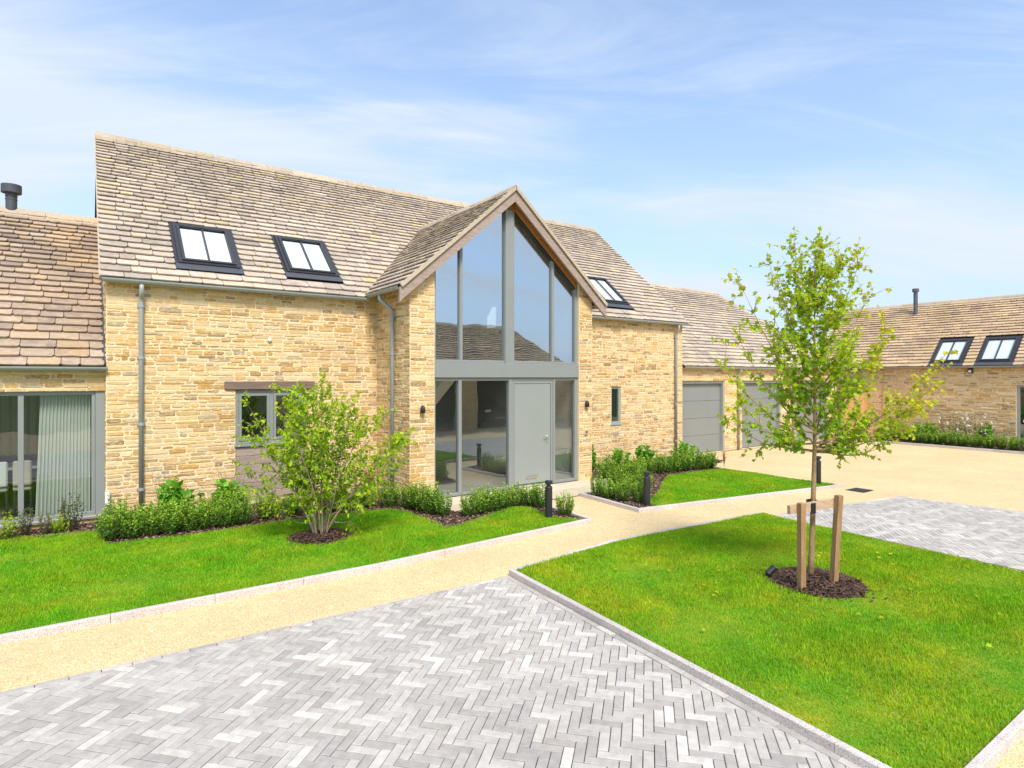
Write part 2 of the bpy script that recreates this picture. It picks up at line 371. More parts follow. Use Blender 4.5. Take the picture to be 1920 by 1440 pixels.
def mat_mulch(name,base=False):
    m,nt,b=newmat(name); p=pos(nt); x,y,z=rnd(nt)
    if base: c=mixc(nt,noise(nt,p,40,5),lin(58,42,34),lin(92,70,56))
    else: c=ramp(nt,x,[(0,lin(62,44,36)),(0.4,lin(98,72,58)),(0.75,lin(134,104,86)),(1,lin(186,160,138))])
    setc(nt,b,c); b.inputs['Roughness'].default_value=0.95; bump(nt,b,noise(nt,p,70,5),0.8,0.02); return m
M_MULCH=mat_mulch('bark_chip'); M_SOIL=mat_mulch('bark_soil',True)
def mat_leaf(name, stops, gloss=0.35, trans=0.35):
    m,nt,b=newmat(name); x,y,z=rnd(nt)
    c=ramp(nt,x,stops); c=bright(nt,c,mrange(nt,y,0,1,0.75,1.22)); setc(nt,b,c)
    b.inputs['Roughness'].default_value=0.55; b.inputs['Specular IOR Level'].default_value=gloss
    tr=N(nt,'ShaderNodeBsdfTranslucent'); nt.links.new(c,tr.inputs['Color']); mx=N(nt,'ShaderNodeMixShader',{0:trans,1:b.outputs[0],2:tr.outputs[0]})
    nt.links.new(mx.outputs[0],nt.nodes['Material Output'].inputs[0]); return m
M_MAPLE=mat_leaf('maple_leaf',[(0,lin(96,146,26)),(0.35,lin(140,186,34)),(0.65,lin(184,210,40)),(0.9,lin(208,214,52)),(1,lin(214,204,60))],0.25,0.50)
M_DOGW=mat_leaf('shrub_tree_leaf',[(0,lin(98,146,28)),(0.4,lin(140,180,32)),(0.75,lin(178,204,38)),(1,lin(208,218,62))],0.25,0.48)
M_BOX=mat_leaf('box_leaf',[(0,lin(44,90,22)),(0.35,lin(80,132,28)),(0.7,lin(130,174,36)),(1,lin(188,212,64))],0.5,0.28)
M_BROAD=mat_leaf('broad_leaf',[(0,lin(70,130,28)),(0.5,lin(100,168,34)),(1,lin(142,198,54))],0.4,0.35)
M_DRYLEAF=mat_leaf('airy_leaf',[(0,lin(52,74,40)),(0.5,lin(96,112,60)),(1,lin(150,156,92))],0.3,0.3)
M_PETAL=mat_leaf('white_petal',[(0,lin(232,226,212)),(1,lin(248,244,236))],0.2,0.3)
M_RUST=mat_leaf('bronze_sedge',[(0,lin(128,82,50)),(0.6,lin(170,112,70)),(1,lin(204,148,98))],0.2,0.3)
M_BARK=flat('grey_brown_bark',lin(156,128,92),0.9,0,0.30,22,0.5)
M_BARK2=flat('pale_stem_bark',lin(150,132,106),0.9,0,0.2,30,0.4)
M_TWIG=flat('brown_twig',lin(98,72,50),0.9,0,0.15,20,0.2)
M_CURTAIN=flat('sheer_curtain',lin(196,199,190),0.9,0,0.04,3,0.05)
M_CURTAIN2=flat('lined_curtain',lin(176,168,150),0.9,0,0.06,3,0.05)
M_GROUND=flat('meadow_ground',lin(96,112,58),1.0,0,0.2,0.3,0.2)
M_BLUE=flat('blue_fabric',lin(38,66,140),0.8,0,0.1,10,0.2)
M_CARD=flat('brown_card',lin(196,160,116),0.85,0,0.08,10,0.05)
M_CAR=flat('black_car_paint',lin(18,18,21),0.15,0.3,0.02,2,0.0)
M_LAMPGLASS=flat('headlamp_glass',lin(210,214,220),0.1,0.4,0.02)
M_RUBBER=flat('black_rubber',lin(26,26,27),0.8,0,0.1,20,0.1)
M_STAIR=flat('cream_stair',lin(226,208,178),0.8,0,0.03)

# ------------------------------------------------------------------ piece builders (walls, roofs)
def bands(z0,z1,holes,zb=()):
    zs=sorted(set([z0,z1]+[min(max(h[i],z0),z1) for h in holes for i in (2,3)]+list(zb))); return [(a,b) for a,b in zip(zs,zs[1:]) if b-a>1e-4]
def subtract(iv, holes):
    for a,b in holes:
        out=[]
        for p,q in iv:
            if b<=p or a>=q: out.append((p,q)); continue
            if a>p: out.append((p,a))
            if b<q: out.append((b,q))
        iv=out
    return iv
class Wall:
    """a vertical wall face: origin, direction u, outward normal n; extent left(z)..right(z), z0..z1; holes (u0,u1,z0,z1,depth)"""
    def __init__(s,o,u,n,left,right,z0,z1,holes=(),zb=()):
        s.o=V(*o);s.u=V(*u);s.n=V(*n)
        s.l=left if callable(left) else (lambda z,a=left:a); s.r=right if callable(right) else (lambda z,a=right:a)
        s.z0=z0;s.z1=z1;s.h=list(holes);s.zb=zb
    def P(s,u,z,d=0): return s.o+u*s.u+V(0,0,z)+d*s.n
    def sheet(s,mb):
        for a,b in bands(s.z0,s.z1,s.h,s.zb):
            m=(a+b)/2; hs=[(h[0],h[1]) for h in s.h if h[2]<m<h[3]]
            for p,q in subtract([(s.l(m),s.r(m))],hs):
                L=abs(p-s.l(m))<1e-6;Q=abs(q-s.r(m))<1e-6
                mb.add([s.P(s.l(a) if L else p,a),s.P(s.r(a) if Q else q,a),s.P(s.r(b) if Q else q,b),s.P(s.l(b) if L else p,b)],[(0,1,2,3)])
        for h in s.h:                                          # reveals
            d=-(h[4] if len(h)>4 else 0.12)
            c=[(h[0],h[2]),(h[1],h[2]),(h[1],h[3]),(h[0],h[3])]
            for i in range(4):
                p,q=c[i],c[(i+1)%4]; mb.add([s.P(*p),s.P(*q),s.P(*q,d),s.P(*p,d)],[(0,1,2,3)])
    def stones(s,seed,hmin=0.045,hmax=0.088,wmin=0.10,wmax=0.38,mort=0.016):
        r=random.Random(seed); out=[]; z=s.z0+0.005
        while z<s.z1-0.02:
            ch=min(r.uniform(hmin,hmax)*(1.0 if r.random()<0.8 else 1.25), s.z1-z)
            if s.z1-z-ch<0.035: ch=s.z1-z
            zb,zt=z,z+ch; m=(zb+zt)/2
            hs=[(h[0],h[1]) for h in s.h if h[2]<zt-0.02 and h[3]>zb+0.02]
            for p,q in subtract([(max(s.l(zb),s.l(zt)) if s.l(zb)!=s.l(zt) else s.l(m),min(s.r(zb),s.r(zt)))],hs):
                u=p
                while u<q-0.03:
                    w=r.uniform(wmin,wmax)*r.choice((0.7,1,1,1.15)); w=min(w,q-u)
                    if q-u-w<0.07: w=q-u
                    a,b=u+mort/2*r.uniform(0.4,1.8),u+w-mort/2*r.uniform(0.4,1.8); u+=w
                    jz=ch*0.13; g=mort/2
                    # some courses are split in two thin stones
                    parts=[(zb,zt)] if ch<0.085 or r.random()<0.75 else [(zb,(zb+zt)/2),((zb+zt)/2,zt)]
                    for c,d in parts:
                        dd=r.uniform(0.002,0.013); J=lambda k:r.uniform(-1,1)*k
                        lo=c+g*r.uniform(.3,1.1); hi=d-g*r.uniform(.3,1.5); k1=min(0.018,(hi-lo)*.35)
                        mid=(a+b)/2+r.uniform(-.25,.25)*(b-a); tl,tr_=J(.12)*(hi-lo),J(.12)*(hi-lo)
                        ring=[(a,lo+k1*r.uniform(.3,1)),(a+k1*r.uniform(.4,1.4),lo+J(.002)),(mid,lo+J(.004)),(b-k1*r.uniform(.4,1.4),lo+J(.002)),(b,lo+k1*r.uniform(.3,1)),(b+J(.003),hi-k1*r.uniform(.3,1)+tr_),(b-k1*r.uniform(.4,1.6),hi+tr_*.8),(mid+J(.02),hi+(tl+tr_)*.4+J(.003)),(a+k1*r.uniform(.4,1.6),hi+tl*.8),(a+J(.003),hi-k1*r.uniform(.3,1)+tl)]
                        cu,cz=(a+b)/2,(c+d)/2; ins=0.005
                        front=[(x+(ins if x<cu else -ins),y+(ins if y<cz else -ins)) for x,y in ring]
                        vs=[s.P(x,y,0.0005) for x,y in ring]+[s.P(x,y,dd+J(.003)) for x,y in front]
                        fs=[(i,(i+1)%10,(i+1)%10+10,i+10) for i in range(10)]+[(10,11,12,17,18,19),(12,13,14,15,16,17)]
                        out.append((vs,fs,(r.random(),r.random(),r.random()),(b-a)*(d-c),s.n))
            z+=ch
        return out
class Roof:
    def __init__(s,o,u,v): s.o=V(*o);s.u=nrm(V(*u));s.v=nrm(V(*v)); s.n=nrm(np.cross(s.u,s.v)); s.n=s.n if s.n[2]>0 else -s.n
    def P(s,u,v,h=0): return s.o+u*s.u+v*s.v+h*s.n
    def slates(s,vmax,left,right,seed,holes=(),e0=0.188,e1=0.125,wk=1.0,th=0.022,over=0.03):
        r=random.Random(seed); out=[]; v=-over
        while v<vmax-0.05:
            t=max(v,0)/vmax; e=e0+(e1-e0)*t; e*=r.uniform(0.95,1.05)
            v0,v1=v,min(v+e*1.28,vmax+0.02); vm=v+e*0.5
            hs=[(h[0],h[1]) for h in holes if h[2]<vm+e*0.2 and h[3]>vm-e*0.2]
            for iv in subtract([(left(vm),right(vm))],hs):
                p,q=iv; u=p; 
                while u<q-0.03:
                    w=r.uniform(0.20,0.46)*wk*(1.1-0.3*t); w=min(w,q-u)
                    if q-u-w<0.12: w=q-u
                    a,b=u+0.003,u+w-0.005
                    al,at_=(left(max(v0,0)),left(v1)) if abs(u-p)<1e-6 and abs(p-left(vm))<1e-6 else (a,a)
                    bl,bt=(right(max(v0,0)),right(v1)) if abs(u+w-q)<1e-6 and abs(q-right(vm))<1e-6 else (b,b)
                    u+=w
                    if bl-al<0.03 and bt-at_<0.03: continue
                    J=lambda k:r.uniform(-1,1)*k
                    c=min(r.uniform(0.012,0.035),abs(bl-al)*0.3); tt=th*r.uniform(0.85,1.3); h0=0.041+tt+J(.003); h1=0.010+tt*0.3
                    top=[(al,v0+c*0.8+J(.004),h0),(al+c,v0+J(.006),h0),((al+bl)/2,v0+J(.008),h0+J(.003)),(bl-c,v0+J(.006),h0),(bl,v0+c*0.8+J(.004),h0),(bt,v1,h1),(at_,v1,h1)]
                    bot=[(x,y,h-tt) for x,y,h in top[:5]]
                    vs=[s.P(*k) for k in top]+[s.P(*k) for k in bot]
                    fs=[(0,1,2,3,4,5,6)]+[(i,i+7,i+8,i+1) for i in range(4)]+[(6,7,0),(4,11,5)]
                    out.append((vs,fs,(r.random(),r.random(),r.random()),abs(bl-al)*e,s.n))
            v+=e
        return out
def emit(pieces, parent, name, plural, material, limit=300):
    """the pieces that show largest become objects of their own, the rest one joined part"""
    sc=[]
    for i,(vs,fs,rd,area,n) in enumerate(pieces):
        c=sum(vs)/len(vs); q=proj(c)
        if q is None or not(-20<q[0]<1940 and -20<q[1]<1460): sc.append((0,i)); continue
        vd=V(0,0,CAM_H)-c; fc=float(np.dot(nrm(vd),n)) if n is not None else 1
        sc.append((area*max(fc,0)/q[2]**2,i))
    sc.sort(reverse=True); rest=MB(); k=0
    for s_,i in sc:
        vs,fs,rd,area,n=pieces[i]
        if s_>0 and k<limit: MB().add(vs,fs,rd).build(name,material,parent); k+=1
        else: rest.add(vs,fs,rd)
    if rest.f: rest.build(plural,material,parent,kind='stuff')
def ridge_tiles(parent, p0, p1, side, drop, material, seed, lmin=0.34, lmax=0.58, wid=0.20):
    """angled ridge stones along p0..p1; side = horizontal unit across the ridge, drop = slope"""
    r=random.Random(seed); p0=V(*p0);p1=V(*p1);L=np.linalg.norm(p1-p0);d=(p1-p0)/L;s=V(*side);t=0
    while t<L-0.02:
        l=min(r.uniform(lmin,lmax),L-t)
        if L-t-l<0.2: l=L-t
        j=r.uniform(-.004,.004); th=0.03
        prof=[(-wid,-wid*drop+j),(-0.02,-0.012+j),(0,j),(0.02,-0.012+j),(wid,-wid*drop+j),(wid,-wid*drop-th),(0,-th),(-wid,-wid*drop-th)]
        MB().extr(p0+d*(t+0.003),p0+d*(t+l-0.004),prof,s,(0,0,1),rnd=(r.random(),r.random(),r.random())).build('ridge_tile',material,parent); t+=l
def half_round(n=9,r=0.062,t=0.006):
    a=[math.pi+math.pi*i/(n-1) for i in range(n)]
    return [(r*math.cos(q),r*math.sin(q)) for q in a]+[((r-t)*math.cos(q),(r-t)*math.sin(q)) for q in a[::-1]]
def gutter(parent,p0,p1,side,brk=0.9):
    mb=MB(); mb.extr(p0,p1,half_round(),side,(0,0,1)); g=mb.build('gutter',M_GUTTER,parent,smooth=False)
    P0=V(*p0);P1=V(*p1);L=np.linalg.norm(P1-P0);d=(P1-P0)/L; t=0.25
    while t<L-0.1:
        MB().extr(P0+d*t,P0+d*(t+0.05),half_round(9,0.069,0.006),side,(0,0,1)).build('gutter_joint',M_GUTTER,g); t+=brk
    return g
def downpipe(parent,pts,zb,collars,wall_dir,r=0.036):
    mb=MB(); mb.tube(pts,r,12); o=mb.build('downpipe',M_GUTTER,parent,smooth=True)
    x,y=pts[-1][0],pts[-1][1]
    for z in collars:
        c=MB(); c.tube([(x,y,z-0.022),(x,y,z+0.022)],r+0.009,12)
        w=V(*wall_dir); s=V(-w[1],w[0],0); a=V(x,y,z)
        c.extr(a-s*0.06,a+s*0.06,[(r-0.004,-0.014),(r+0.006,-0.014),(r+0.006,0.014),(r-0.004,0.014)],w,(0,0,1))
        c.build('pipe_bracket',M_GUTTER,o)
    return o
def pipe_offset(pts,n=6):
    """round the corners of a pipe run"""
    P=[V(*p) for p in pts]; out=[P[0]]
    for i in range(1,len(P)-1):
        a,b,c=P[i-1],P[i],P[i+1]; k=min(0.08,np.linalg.norm(b-a)*.45,np.linalg.norm(c-b)*.45); s=b+nrm(a-b)*k; e=b+nrm(c-b)*k
        for j in range(n+1): t=j/n; out.append((1-t)**2*s+2*t*(1-t)*b+t*t*e)
    return out+[P[-1]]
def skylight(parent, rf, u0,u1,v0,v1):
    """roof window: flashing kerb, frame, two panes with blind behind, glazing bar"""
    def bar(mb,a0,a1,b0,b1,h0,h1):
        vs=[rf.P(a,b,h) for h in (h0,h1) for a,b in ((a0,b0),(a1,b0),(a1,b1),(a0,b1))]
        mb.add(vs,[(0,3,2,1),(4,5,6,7),(0,1,5,4),(1,2,6,5),(2,3,7,6),(3,0,4,7)])
    o=MB(); w=0.075
    bar(o,u0,u0+w,v0,v1,0.0,0.085); bar(o,u1-w,u1,v0,v1,0.0,0.085); bar(o,u0+w+.001,u1-w-.001,v0+.001,v0+w,0,0.084); bar(o,u0+w+.001,u1-w-.001,v1-w*1.2,v1-.001,0,0.084)
    s=o.build('skylight',M_DARKFRAME,parent)
    i=MB(); a=0.055; g=0.05
    bar(i,u0+a,u0+a+g,v0+a,v1-a,0.086,0.112); bar(i,u1-a-g,u1-a,v0+a,v1-a,0.086,0.112); bar(i,u0+a+g+.001,u1-a-g-.001,v0+a+.001,v0+a+g,0.086,0.111); bar(i,u0+a+g+.001,u1-a-g-.001,v1-a-g*1.3,v1-a-.001,0.086,0.118)
    i.build('sash',M_DARKFRAME,s)
    m=(u0+u1)/2; b=MB(); bar(b,m-0.011,m+0.011,v0+a+g+.001,v1-a-g*1.3-.001,0.075,0.104); b.build('glazing_bar',M_DARKFRAME,s)
    for p,q in ((u0+a+g,m-0.0115),(m+0.0115,u1-a-g)):
        k=MB(); k.add([rf.P(x_,y_,0.086) for x_,y_ in ((p+.001,v0+a+g+.001),(q-.001,v0+a+g+.001),(q-.001,v1-a-g*1.3-.001),(p+.001,v1-a-g*1.3-.001))],[(0,1,2,3)]); k.build('pane',M_GLASS2,s)
        k=MB(); bar(k,p+.001,q-.001,v0+a+g+.001,v1-a-g*1.3-.001,0.040,0.050); k.build('blind',M_BLIND,s)
    f=MB(); bar(f,u0-0.05,u1+0.05,v0-0.16,v0-.001,0.052,0.060); f.build('flashing',M_LEAD,s)
    f=MB(); bar(f,u0-0.05,u0-.001,v0,v1+0.06,0.036,0.046); bar(f,u1+.001,u1+0.05,v0,v1+0.06,0.036,0.046); f.build('side_flashing',M_DARKFRAME,s)
    return s
def frame_rect(mb,x0,x1,z0,z1,y0,y1,w):
    mb.cbox(x0,y0,z0,x0+w,y1,z1,.003); mb.cbox(x1-w,y0,z0,x1,y1,z1,.003)
    mb.cbox(x0+w,y0+.002,z0,x1-w,y1-.002,z0+w,.003); mb.cbox(x0+w,y0+.002,z1-w,x1-w,y1-.002,z1,.003)

# ------------------------------------------------------------------ ground
def poly_sheet(name, pts, z, material, kind, parent=None):
    from mathutils.geometry import tessellate_polygon
    vs=[Vector((x,y,z)) for x,y in pts]; t=tessellate_polygon([vs])
    fs=[]
    for f in t:
        a,b,c=[vs[i] for i in f]; fs.append(tuple(f) if (b-a).cross(c-a).z>0 else tuple(f)[::-1])
    return MB().add([tuple(v) for v in vs],fs).build(name,material,parent,kind=kind)
poly_sheet('ground',[(-700,-700),(700,-700),(700,700),(-700,700)],-0.06,M_GROUND,'structure')
poly_sheet('driveway',[(-14,-9),(25.15,-9),(25.15,11.55),(-14,11.55)],0.0,M_RESIN,'structure')

def clip_poly(P, a, b):
    """keep the part of convex polygon P left of line a->b"""
    out=[]; n=len(P); s=lambda p:(b[0]-a[0])*(p[1]-a[1])-(b[1]-a[1])*(p[0]-a[0])
    for i in range(n):
        p,q=P[i],P[(i+1)%n]; sp,sq=s(p),s(q)
        if sp>=0: out.append(p)
        if (sp>=0)!=(sq>=0):
            t=sp/(sp-sq); out.append((p[0]+t*(q[0]-p[0]),p[1]+t*(q[1]-p[1])))
    return out
def parea(P): return abs(sum(P[i][0]*P[(i+1)%len(P)][1]-P[(i+1)%len(P)][0]*P[i][1] for i in range(len(P))))/2
def paver_piece(P, r, zb, gap=0.0042):
    cx=sum(p[0] for p in P)/len(P);cy=sum(p[1] for p in P)/len(P)
    ar=sum(P[i][0]*P[(i+1)%len(P)][1]-P[(i+1)%len(P)][0]*P[i][1] for i in range(len(P)))
    if ar<0: P=P[::-1]
    def shrink(g):
        """inset every edge of the convex outline by g"""
        m=len(P); L=[]
        for i in range(m):
            ax,ay=P[i];bx,by=P[(i+1)%m]; d=math.hypot(bx-ax,by-ay) or 1e-9; nx,ny=-(by-ay)/d,(bx-ax)/d; L.append((ax+nx*g,ay+ny*g,(bx-ax)/d,(by-ay)/d))
        out=[]
        for i in range(m):
            x1,y1,dx1,dy1=L[i-1];x2,y2,dx2,dy2=L[i]; den=dx1*dy2-dy1*dx2
            if abs(den)<1e-6: out.append((x2,y2)); continue
            t=((x2-x1)*dy2-(y2-y1)*dx2)/den; q=(x1+dx1*t,y1+dy1*t)
            if math.hypot(q[0]-P[i][0],q[1]-P[i][1])>6*g: q=(cx+(P[i][0]-cx)*.85,cy+(P[i][1]-cy)*.85)
            out.append(q)
        return out
    z=zb+0.012+r.uniform(-.0022,.0022); tx,ty=r.uniform(-.012,.012),r.uniform(-.012,.012)
    a=shrink(gap*.6);b=shrink(gap*.6+.003); n=len(P)
    vs=[V(x,y,zb) for x,y in a]+[V(x,y,z-.003+tx*(x-cx)+ty*(y-cy)) for x,y in a]+[V(x,y,z+tx*(x-cx)+ty*(y-cy)) for x,y in b]
    fs=[(i,(i+1)%n,(i+1)%n+n,i+n) for i in range(n)]+[(i+n,(i+1)%n+n,(i+1)%n+2*n,i+2*n) for i in range(n)]+[tuple(range(2*n,3*n))]
    q=r.random(); q=q*0.86 if r.random()<0.82 else 0.86+0.14*r.random()
    return (vs,fs,(q,r.random(),r.random()),parea(P),V(0,0,1))
def herringbone(name, poly, ang, L, n, border, seed, zb, limit):
    r=random.Random(seed); W=L/n; base=poly_sheet(name,poly,zb,M_JOINT,'structure')
    # inner convex polygon (counter-clockwise) after the border course
    lines=[]
    m=len(poly)
    for i in range(m):
        a,b=V(*poly[i]),V(*poly[(i+1)%m]); d=nrm(b-a); nn=V(-d[1],d[0]); k=W if i in border else 0
        lines.append((tuple(a+nn*k),tuple(b+nn*k)))
    pcs=[]; c,s=math.cos(ang),math.sin(ang); cx=sum(p[0] for p in poly)/m;cy=sum(p[1] for p in poly)/m
    K=int(12/W)
    for k in range(-K,K):
        for q in range(-K//n-2,K//n+3):
            ox,oy=k*W+q*n*W,k*W-q*n*W
            if abs(ox)>7 or abs(oy)>7: continue
            for rect in (((0,0),(n,0),(n,1),(0,1)),((0,1),(1,1),(1,1+n),(0,1+n))):
                P=[(cx+(ox+x*W)*c-(oy+y*W)*s,cy+(ox+x*W)*s+(oy+y*W)*c) for x,y in rect]
                for a,b in lines:
                    P=clip_poly(P,a,b)
                    if len(P)<3: break
                if len(P)<3 or parea(P)<0.0005: continue
                pcs.append(paver_piece(P,r,zb))
    for i in border:                                           # edging course laid lengthwise
        a,b=V(*poly[i]),V(*poly[(i+1)%m]); Ln=np.linalg.norm(b-a); d=(b-a)/Ln; nn=V(-d[1],d[0]); t=0
        while t<Ln-0.03:
            l=min(L,Ln-t); p=a+d*t; pcs.append(paver_piece([tuple(p),tuple(p+d*l),tuple(p+d*l+nn*(W-.002)),tuple(p+nn*(W-.002))],r,zb)); t+=l
    emit(pcs,base,'paver','pavers',M_PAVER,limit)
    return base
herringbone('herringbone_paving',[(-2.6,0.4),(3.64,0.4),(4.03,5.74),(-2.6,5.76)],R(-48),0.205,3,(1,2),5,0.004,300)
herringbone('visitor_paving',[(9.02,1.0),(13.35,1.0),(12.9,5.2),(9.35,5.72)],R(-48),0.205,3,(1,2),6,0.004,300)

# lawns
LAWN_L=[(-6,6.86),(2.9,6.86),(6.52,7.13),(6.48,7.18),(6.33,7.42),(6.27,7.88),(6.33,8.36),(6.22,8.47),(6.06,8.52),(5.6,8.36),(5.18,8.21),(4.75,8.07),(4.61,8.06),(4.51,8.12),(4.53,8.45),(4.47,8.87),(4.42,9.3),(4.34,9.58),(4.15,9.74),(3.4,9.78),(2.81,9.77),(1.2,9.74),(0.34,9.80),(0.27,9.95),(0.24,10.8),(0.1,10.88),(-0.91,11.0),(-6,11.0)]
LAWN_R=[(3.76,1.34),(8.8,1.34),(8.98,3.5),(9.22,5.78),(7.6,5.90),(6.0,5.96),(4.12,5.74)]
LAWN_G=[(8.1,7.16),(12.88,6.40),(13.0,9.2),(11.1,9.36),(10.2,8.75),(9.55,8.25),(8.75,7.75),(8.3,7.5)]
LZ=0.05
def inside(pts, x, y):
    c=np.zeros(len(x),bool); n=len(pts)
    for i in range(n):
        x1,y1=pts[i];x2,y2=pts[(i+1)%n]
        if y1==y2: continue
        c^=((y1>y)!=(y2>y))&(x<(x2-x1)*(y-y1)/(y2-y1)+x1)
    return c
CIRC=[(2.76,8.565,0.40),(6.587,3.50,0.47)]
def scatter(pts, dens, seed):
    g=np.random.default_rng(seed); P=np.array(pts); lo,hi=P.min(0),P.max(0); lo[0]=max(lo[0],-2.2)
    n=int((hi-lo).prod()*dens); x=g.uniform(lo[0],hi[0],n);y=g.uniform(lo[1],hi[1],n); k=inside(pts,x,y)
    for cx,cy,cr in CIRC:
        an=np.arctan2(y-cy,x-cx); k&=np.hypot(x-cx,y-cy)>cr*(1+0.08*np.sin(3*an+1)+0.05*np.sin(7*an))
    return x[k],y[k]
def grass(pts, dens, seed, mat=None, h=(0.022,0.05), w=(0.004,0.008)):
    x,y=scatter(pts,dens,seed); g=np.random.default_rng(seed+1); n=len(x)
    d=x*CS+y*SN; l=x*SN-y*CS; vis=(d>-3)&(np.abs(l)<d*1.3+2.0); x=x[vis];y=y[vis];d=d[vis];n=len(x)
    an=g.uniform(0,6.283,n); H=g.uniform(*h,n)*(0.8+0.35*np.sin(x*2.1+y*1.3)*np.sin(y*2.7-x)); Wd=g.uniform(*w,n)*np.clip(d/7,0.75,1.8)
    ln=g.uniform(0.1,0.75,n)*H; la=g.uniform(0,6.283,n)
    ex,ey=np.cos(an)*Wd,np.sin(an)*Wd; z=np.full(n,LZ-0.004)
    v=np.stack([np.stack([x-ex,y-ey,z],1),np.stack([x+ex,y+ey,z],1),np.stack([x+ln*np.cos(la),y+ln*np.sin(la),z+H],1)],1).reshape(-1,3)
    f=np.arange(3*n).reshape(-1,3); rd=np.repeat(g.random((n,3)),3,axis=0); rd[2::3,2]=np.minimum(1,rd[2::3,2]+0.3)
    o=npmesh('grass',v,f,rd,mat or M_GRASS,kind='stuff'); return o
poly_sheet('lawn',LAWN_L,LZ,M_TURF,'structure'); poly_sheet('lawn',LAWN_R,LZ,M_TURF,'structure'); poly_sheet('lawn',LAWN_G,LZ,M_TURF,'structure')
tag(grass(LAWN_L,8000,21),'mown grass of the lawn before the house front, between kerb and hedge','grass')
tag(grass(LAWN_R,8000,22,M_GRASSR),'mown yellow-green grass of the lawn around the staked maple','grass')
tag(grass(LAWN_G,5000,23),'mown grass of the small lawn before the garage doors','grass')

# planting beds (bark mulch)
BED_L=[(-6,10.9),(0.2,10.7),(0.24,9.75),(2.8,9.65),(4.2,9.6),(4.35,8.6),(4.45,7.95),(5.2,8.1),(6.1,8.3),(6.2,7.2),(6.42,7.08),(6.53,7.10),(6.62,8.86),(5.14,8.86),(5.12,9.97),(4.84,9.98),(4.84,11.49),(-6,11.49)]
BED_G=[(7.82,7.24),(8.2,7.16),(8.4,7.4),(9.6,8.15),(11.1,9.25),(13.0,9.1),(13.05,10.0),(14.3,10.1),(14.3,11.49),(9.32,11.49),(9.32,8.92),(7.96,8.8)]
BED_R=[(23.08,3.0),(25.19,3.0),(25.19,10.2),(23.02,10.2)]
def mulch(name,pts,z,dens,seed,label):
    o=poly_sheet(name,pts,z,M_SOIL,'structure')
    chips(pts,z,dens,seed,label)
def chips(pts,z,dens,seed,label,circ=None):
    g=np.random.default_rng(seed)
    if circ:
        n=int(math.pi*circ[2]**2*dens); rr=circ[2]*1.04*np.sqrt(g.random(n)); far=g.random(n)<.06; rr=np.where(far,circ[2]*(1+g.exponential(.16,n)),rr); a=g.uniform(0,6.283,n); x=circ[0]+rr*np.cos(a);y=circ[1]+rr*np.sin(a); zz=z+0.06*(1-(rr/circ[2])**2).clip(0)
    else:
        P=np.array(pts);lo,hi=P.min(0),P.max(0);lo[0]=max(lo[0],-2); n=int((hi-lo).prod()*dens);x=g.uniform(lo[0],hi[0],n);y=g.uniform(lo[1],hi[1],n);k=inside(pts,x,y);x=x[k];y=y[k];zz=np.full(len(x),z)
    n=len(x); s=g.uniform(0.010,0.026,n);a=g.uniform(0,6.283,n);t=g.uniform(-.5,.5,(n,2)); q=[(-1,-.45),(1,-.35),(.8,.5),(-.9,.4)]
    vs=[]
    for u,w in q:
        ux=s*u;wx=s*w; vs.append(np.stack([x+ux*np.cos(a)-wx*np.sin(a),y+ux*np.sin(a)+wx*np.cos(a),zz+0.008+g.uniform(0,.008,n)+ux*t[:,0]+wx*t[:,1]],1))
    v=np.stack(vs,1).reshape(-1,3); f=np.arange(4*n).reshape(-1,4); q3=g.random((n,3)); q3[:,0]*=(.55 if circ else 1); rd=np.repeat(q3,4,axis=0)
    tag(npmesh('bark_chips',v,f,rd,M_MULCH,kind='stuff'),label,'mulch')
mulch('planting_bed',BED_L,0.042,1500,31,'bark chips spread along the bed below the house wall and around the entrance slabs')
mulch('planting_bed',BED_G,0.042,1300,32,'bark chips in the bed between entrance path and garage lawn')
mulch('planting_bed',BED_R,0.042,500,33,'bark chips in the bed below the far right barn wall')
for (cx,cy,cr),lab,sd in zip(CIRC,('ring of bark chips around the many-stemmed shrub','ring of dark bark chips around the staked maple'),(34,35)):
    mb=MB(); n=28; vs=[(cx,cy,LZ+0.05)]
    for k,(rr,zz) in enumerate(((0.55,0.04),(1.02,0.006))):
        for i in range(n):
            a=2*math.pi*i/n; q=cr*rr*(1+0.08*math.sin(3*a+1)+0.05*math.sin(7*a)); vs.append((cx+q*math.cos(a),cy+q*math.sin(a),LZ+zz))
    fs=[(0,1+i,1+(i+1)%n) for i in range(n)]+[(1+i,1+n+i,1+n+(i+1)%n,1+(i+1)%n) for i in range(n)]
    mb.add(vs,fs).build('mulch_ring',M_SOIL,kind='structure'); chips(None,LZ+0.004,3500,sd,lab,(cx,cy,cr))

# kerbs
def kerb(pts, w=0.06, h=0.078, seed=1, ln=0.92, inner=1):
    """kerb stones along a polyline; pts run along the outer (drive) face, the stone lies to the left of it (inner=1)"""
    root=empty('kerb',(pts[0][0],pts[0][1],0)); root['kind']='structure'; r=random.Random(seed)
    for i in range(len(pts)-1):
        a,b=V(*pts[i],0),V(*pts[i+1],0); L=np.linalg.norm(b-a); d=(b-a)/L; nn=V(-d[1],d[0],0)*inner
        n=max(1,round(L/ln)); l=L/n
        for k in range(n):
            hh=h+r.uniform(-.002,.002); c=0.006
            prof=[(0,-0.03),(w,-0.03),(w,hh-c),(w-c,hh),(c,hh),(0,hh-c)]
            MB().extr(a+d*(k*l+0.002),a+d*((k+1)*l-0.002),prof,nn,(0,0,1),rnd=(r.random(),r.random(),r.random())).build('kerb_stone',M_KERB,root)
    return root
kerb([(-6,6.80),(2.9,6.80),(6.60,7.07)],seed=1)
kerb([(6.60,7.135),(6.70,8.84)],seed=2)
kerb([(4.05,5.76),(3.66,0.9)],seed=3)
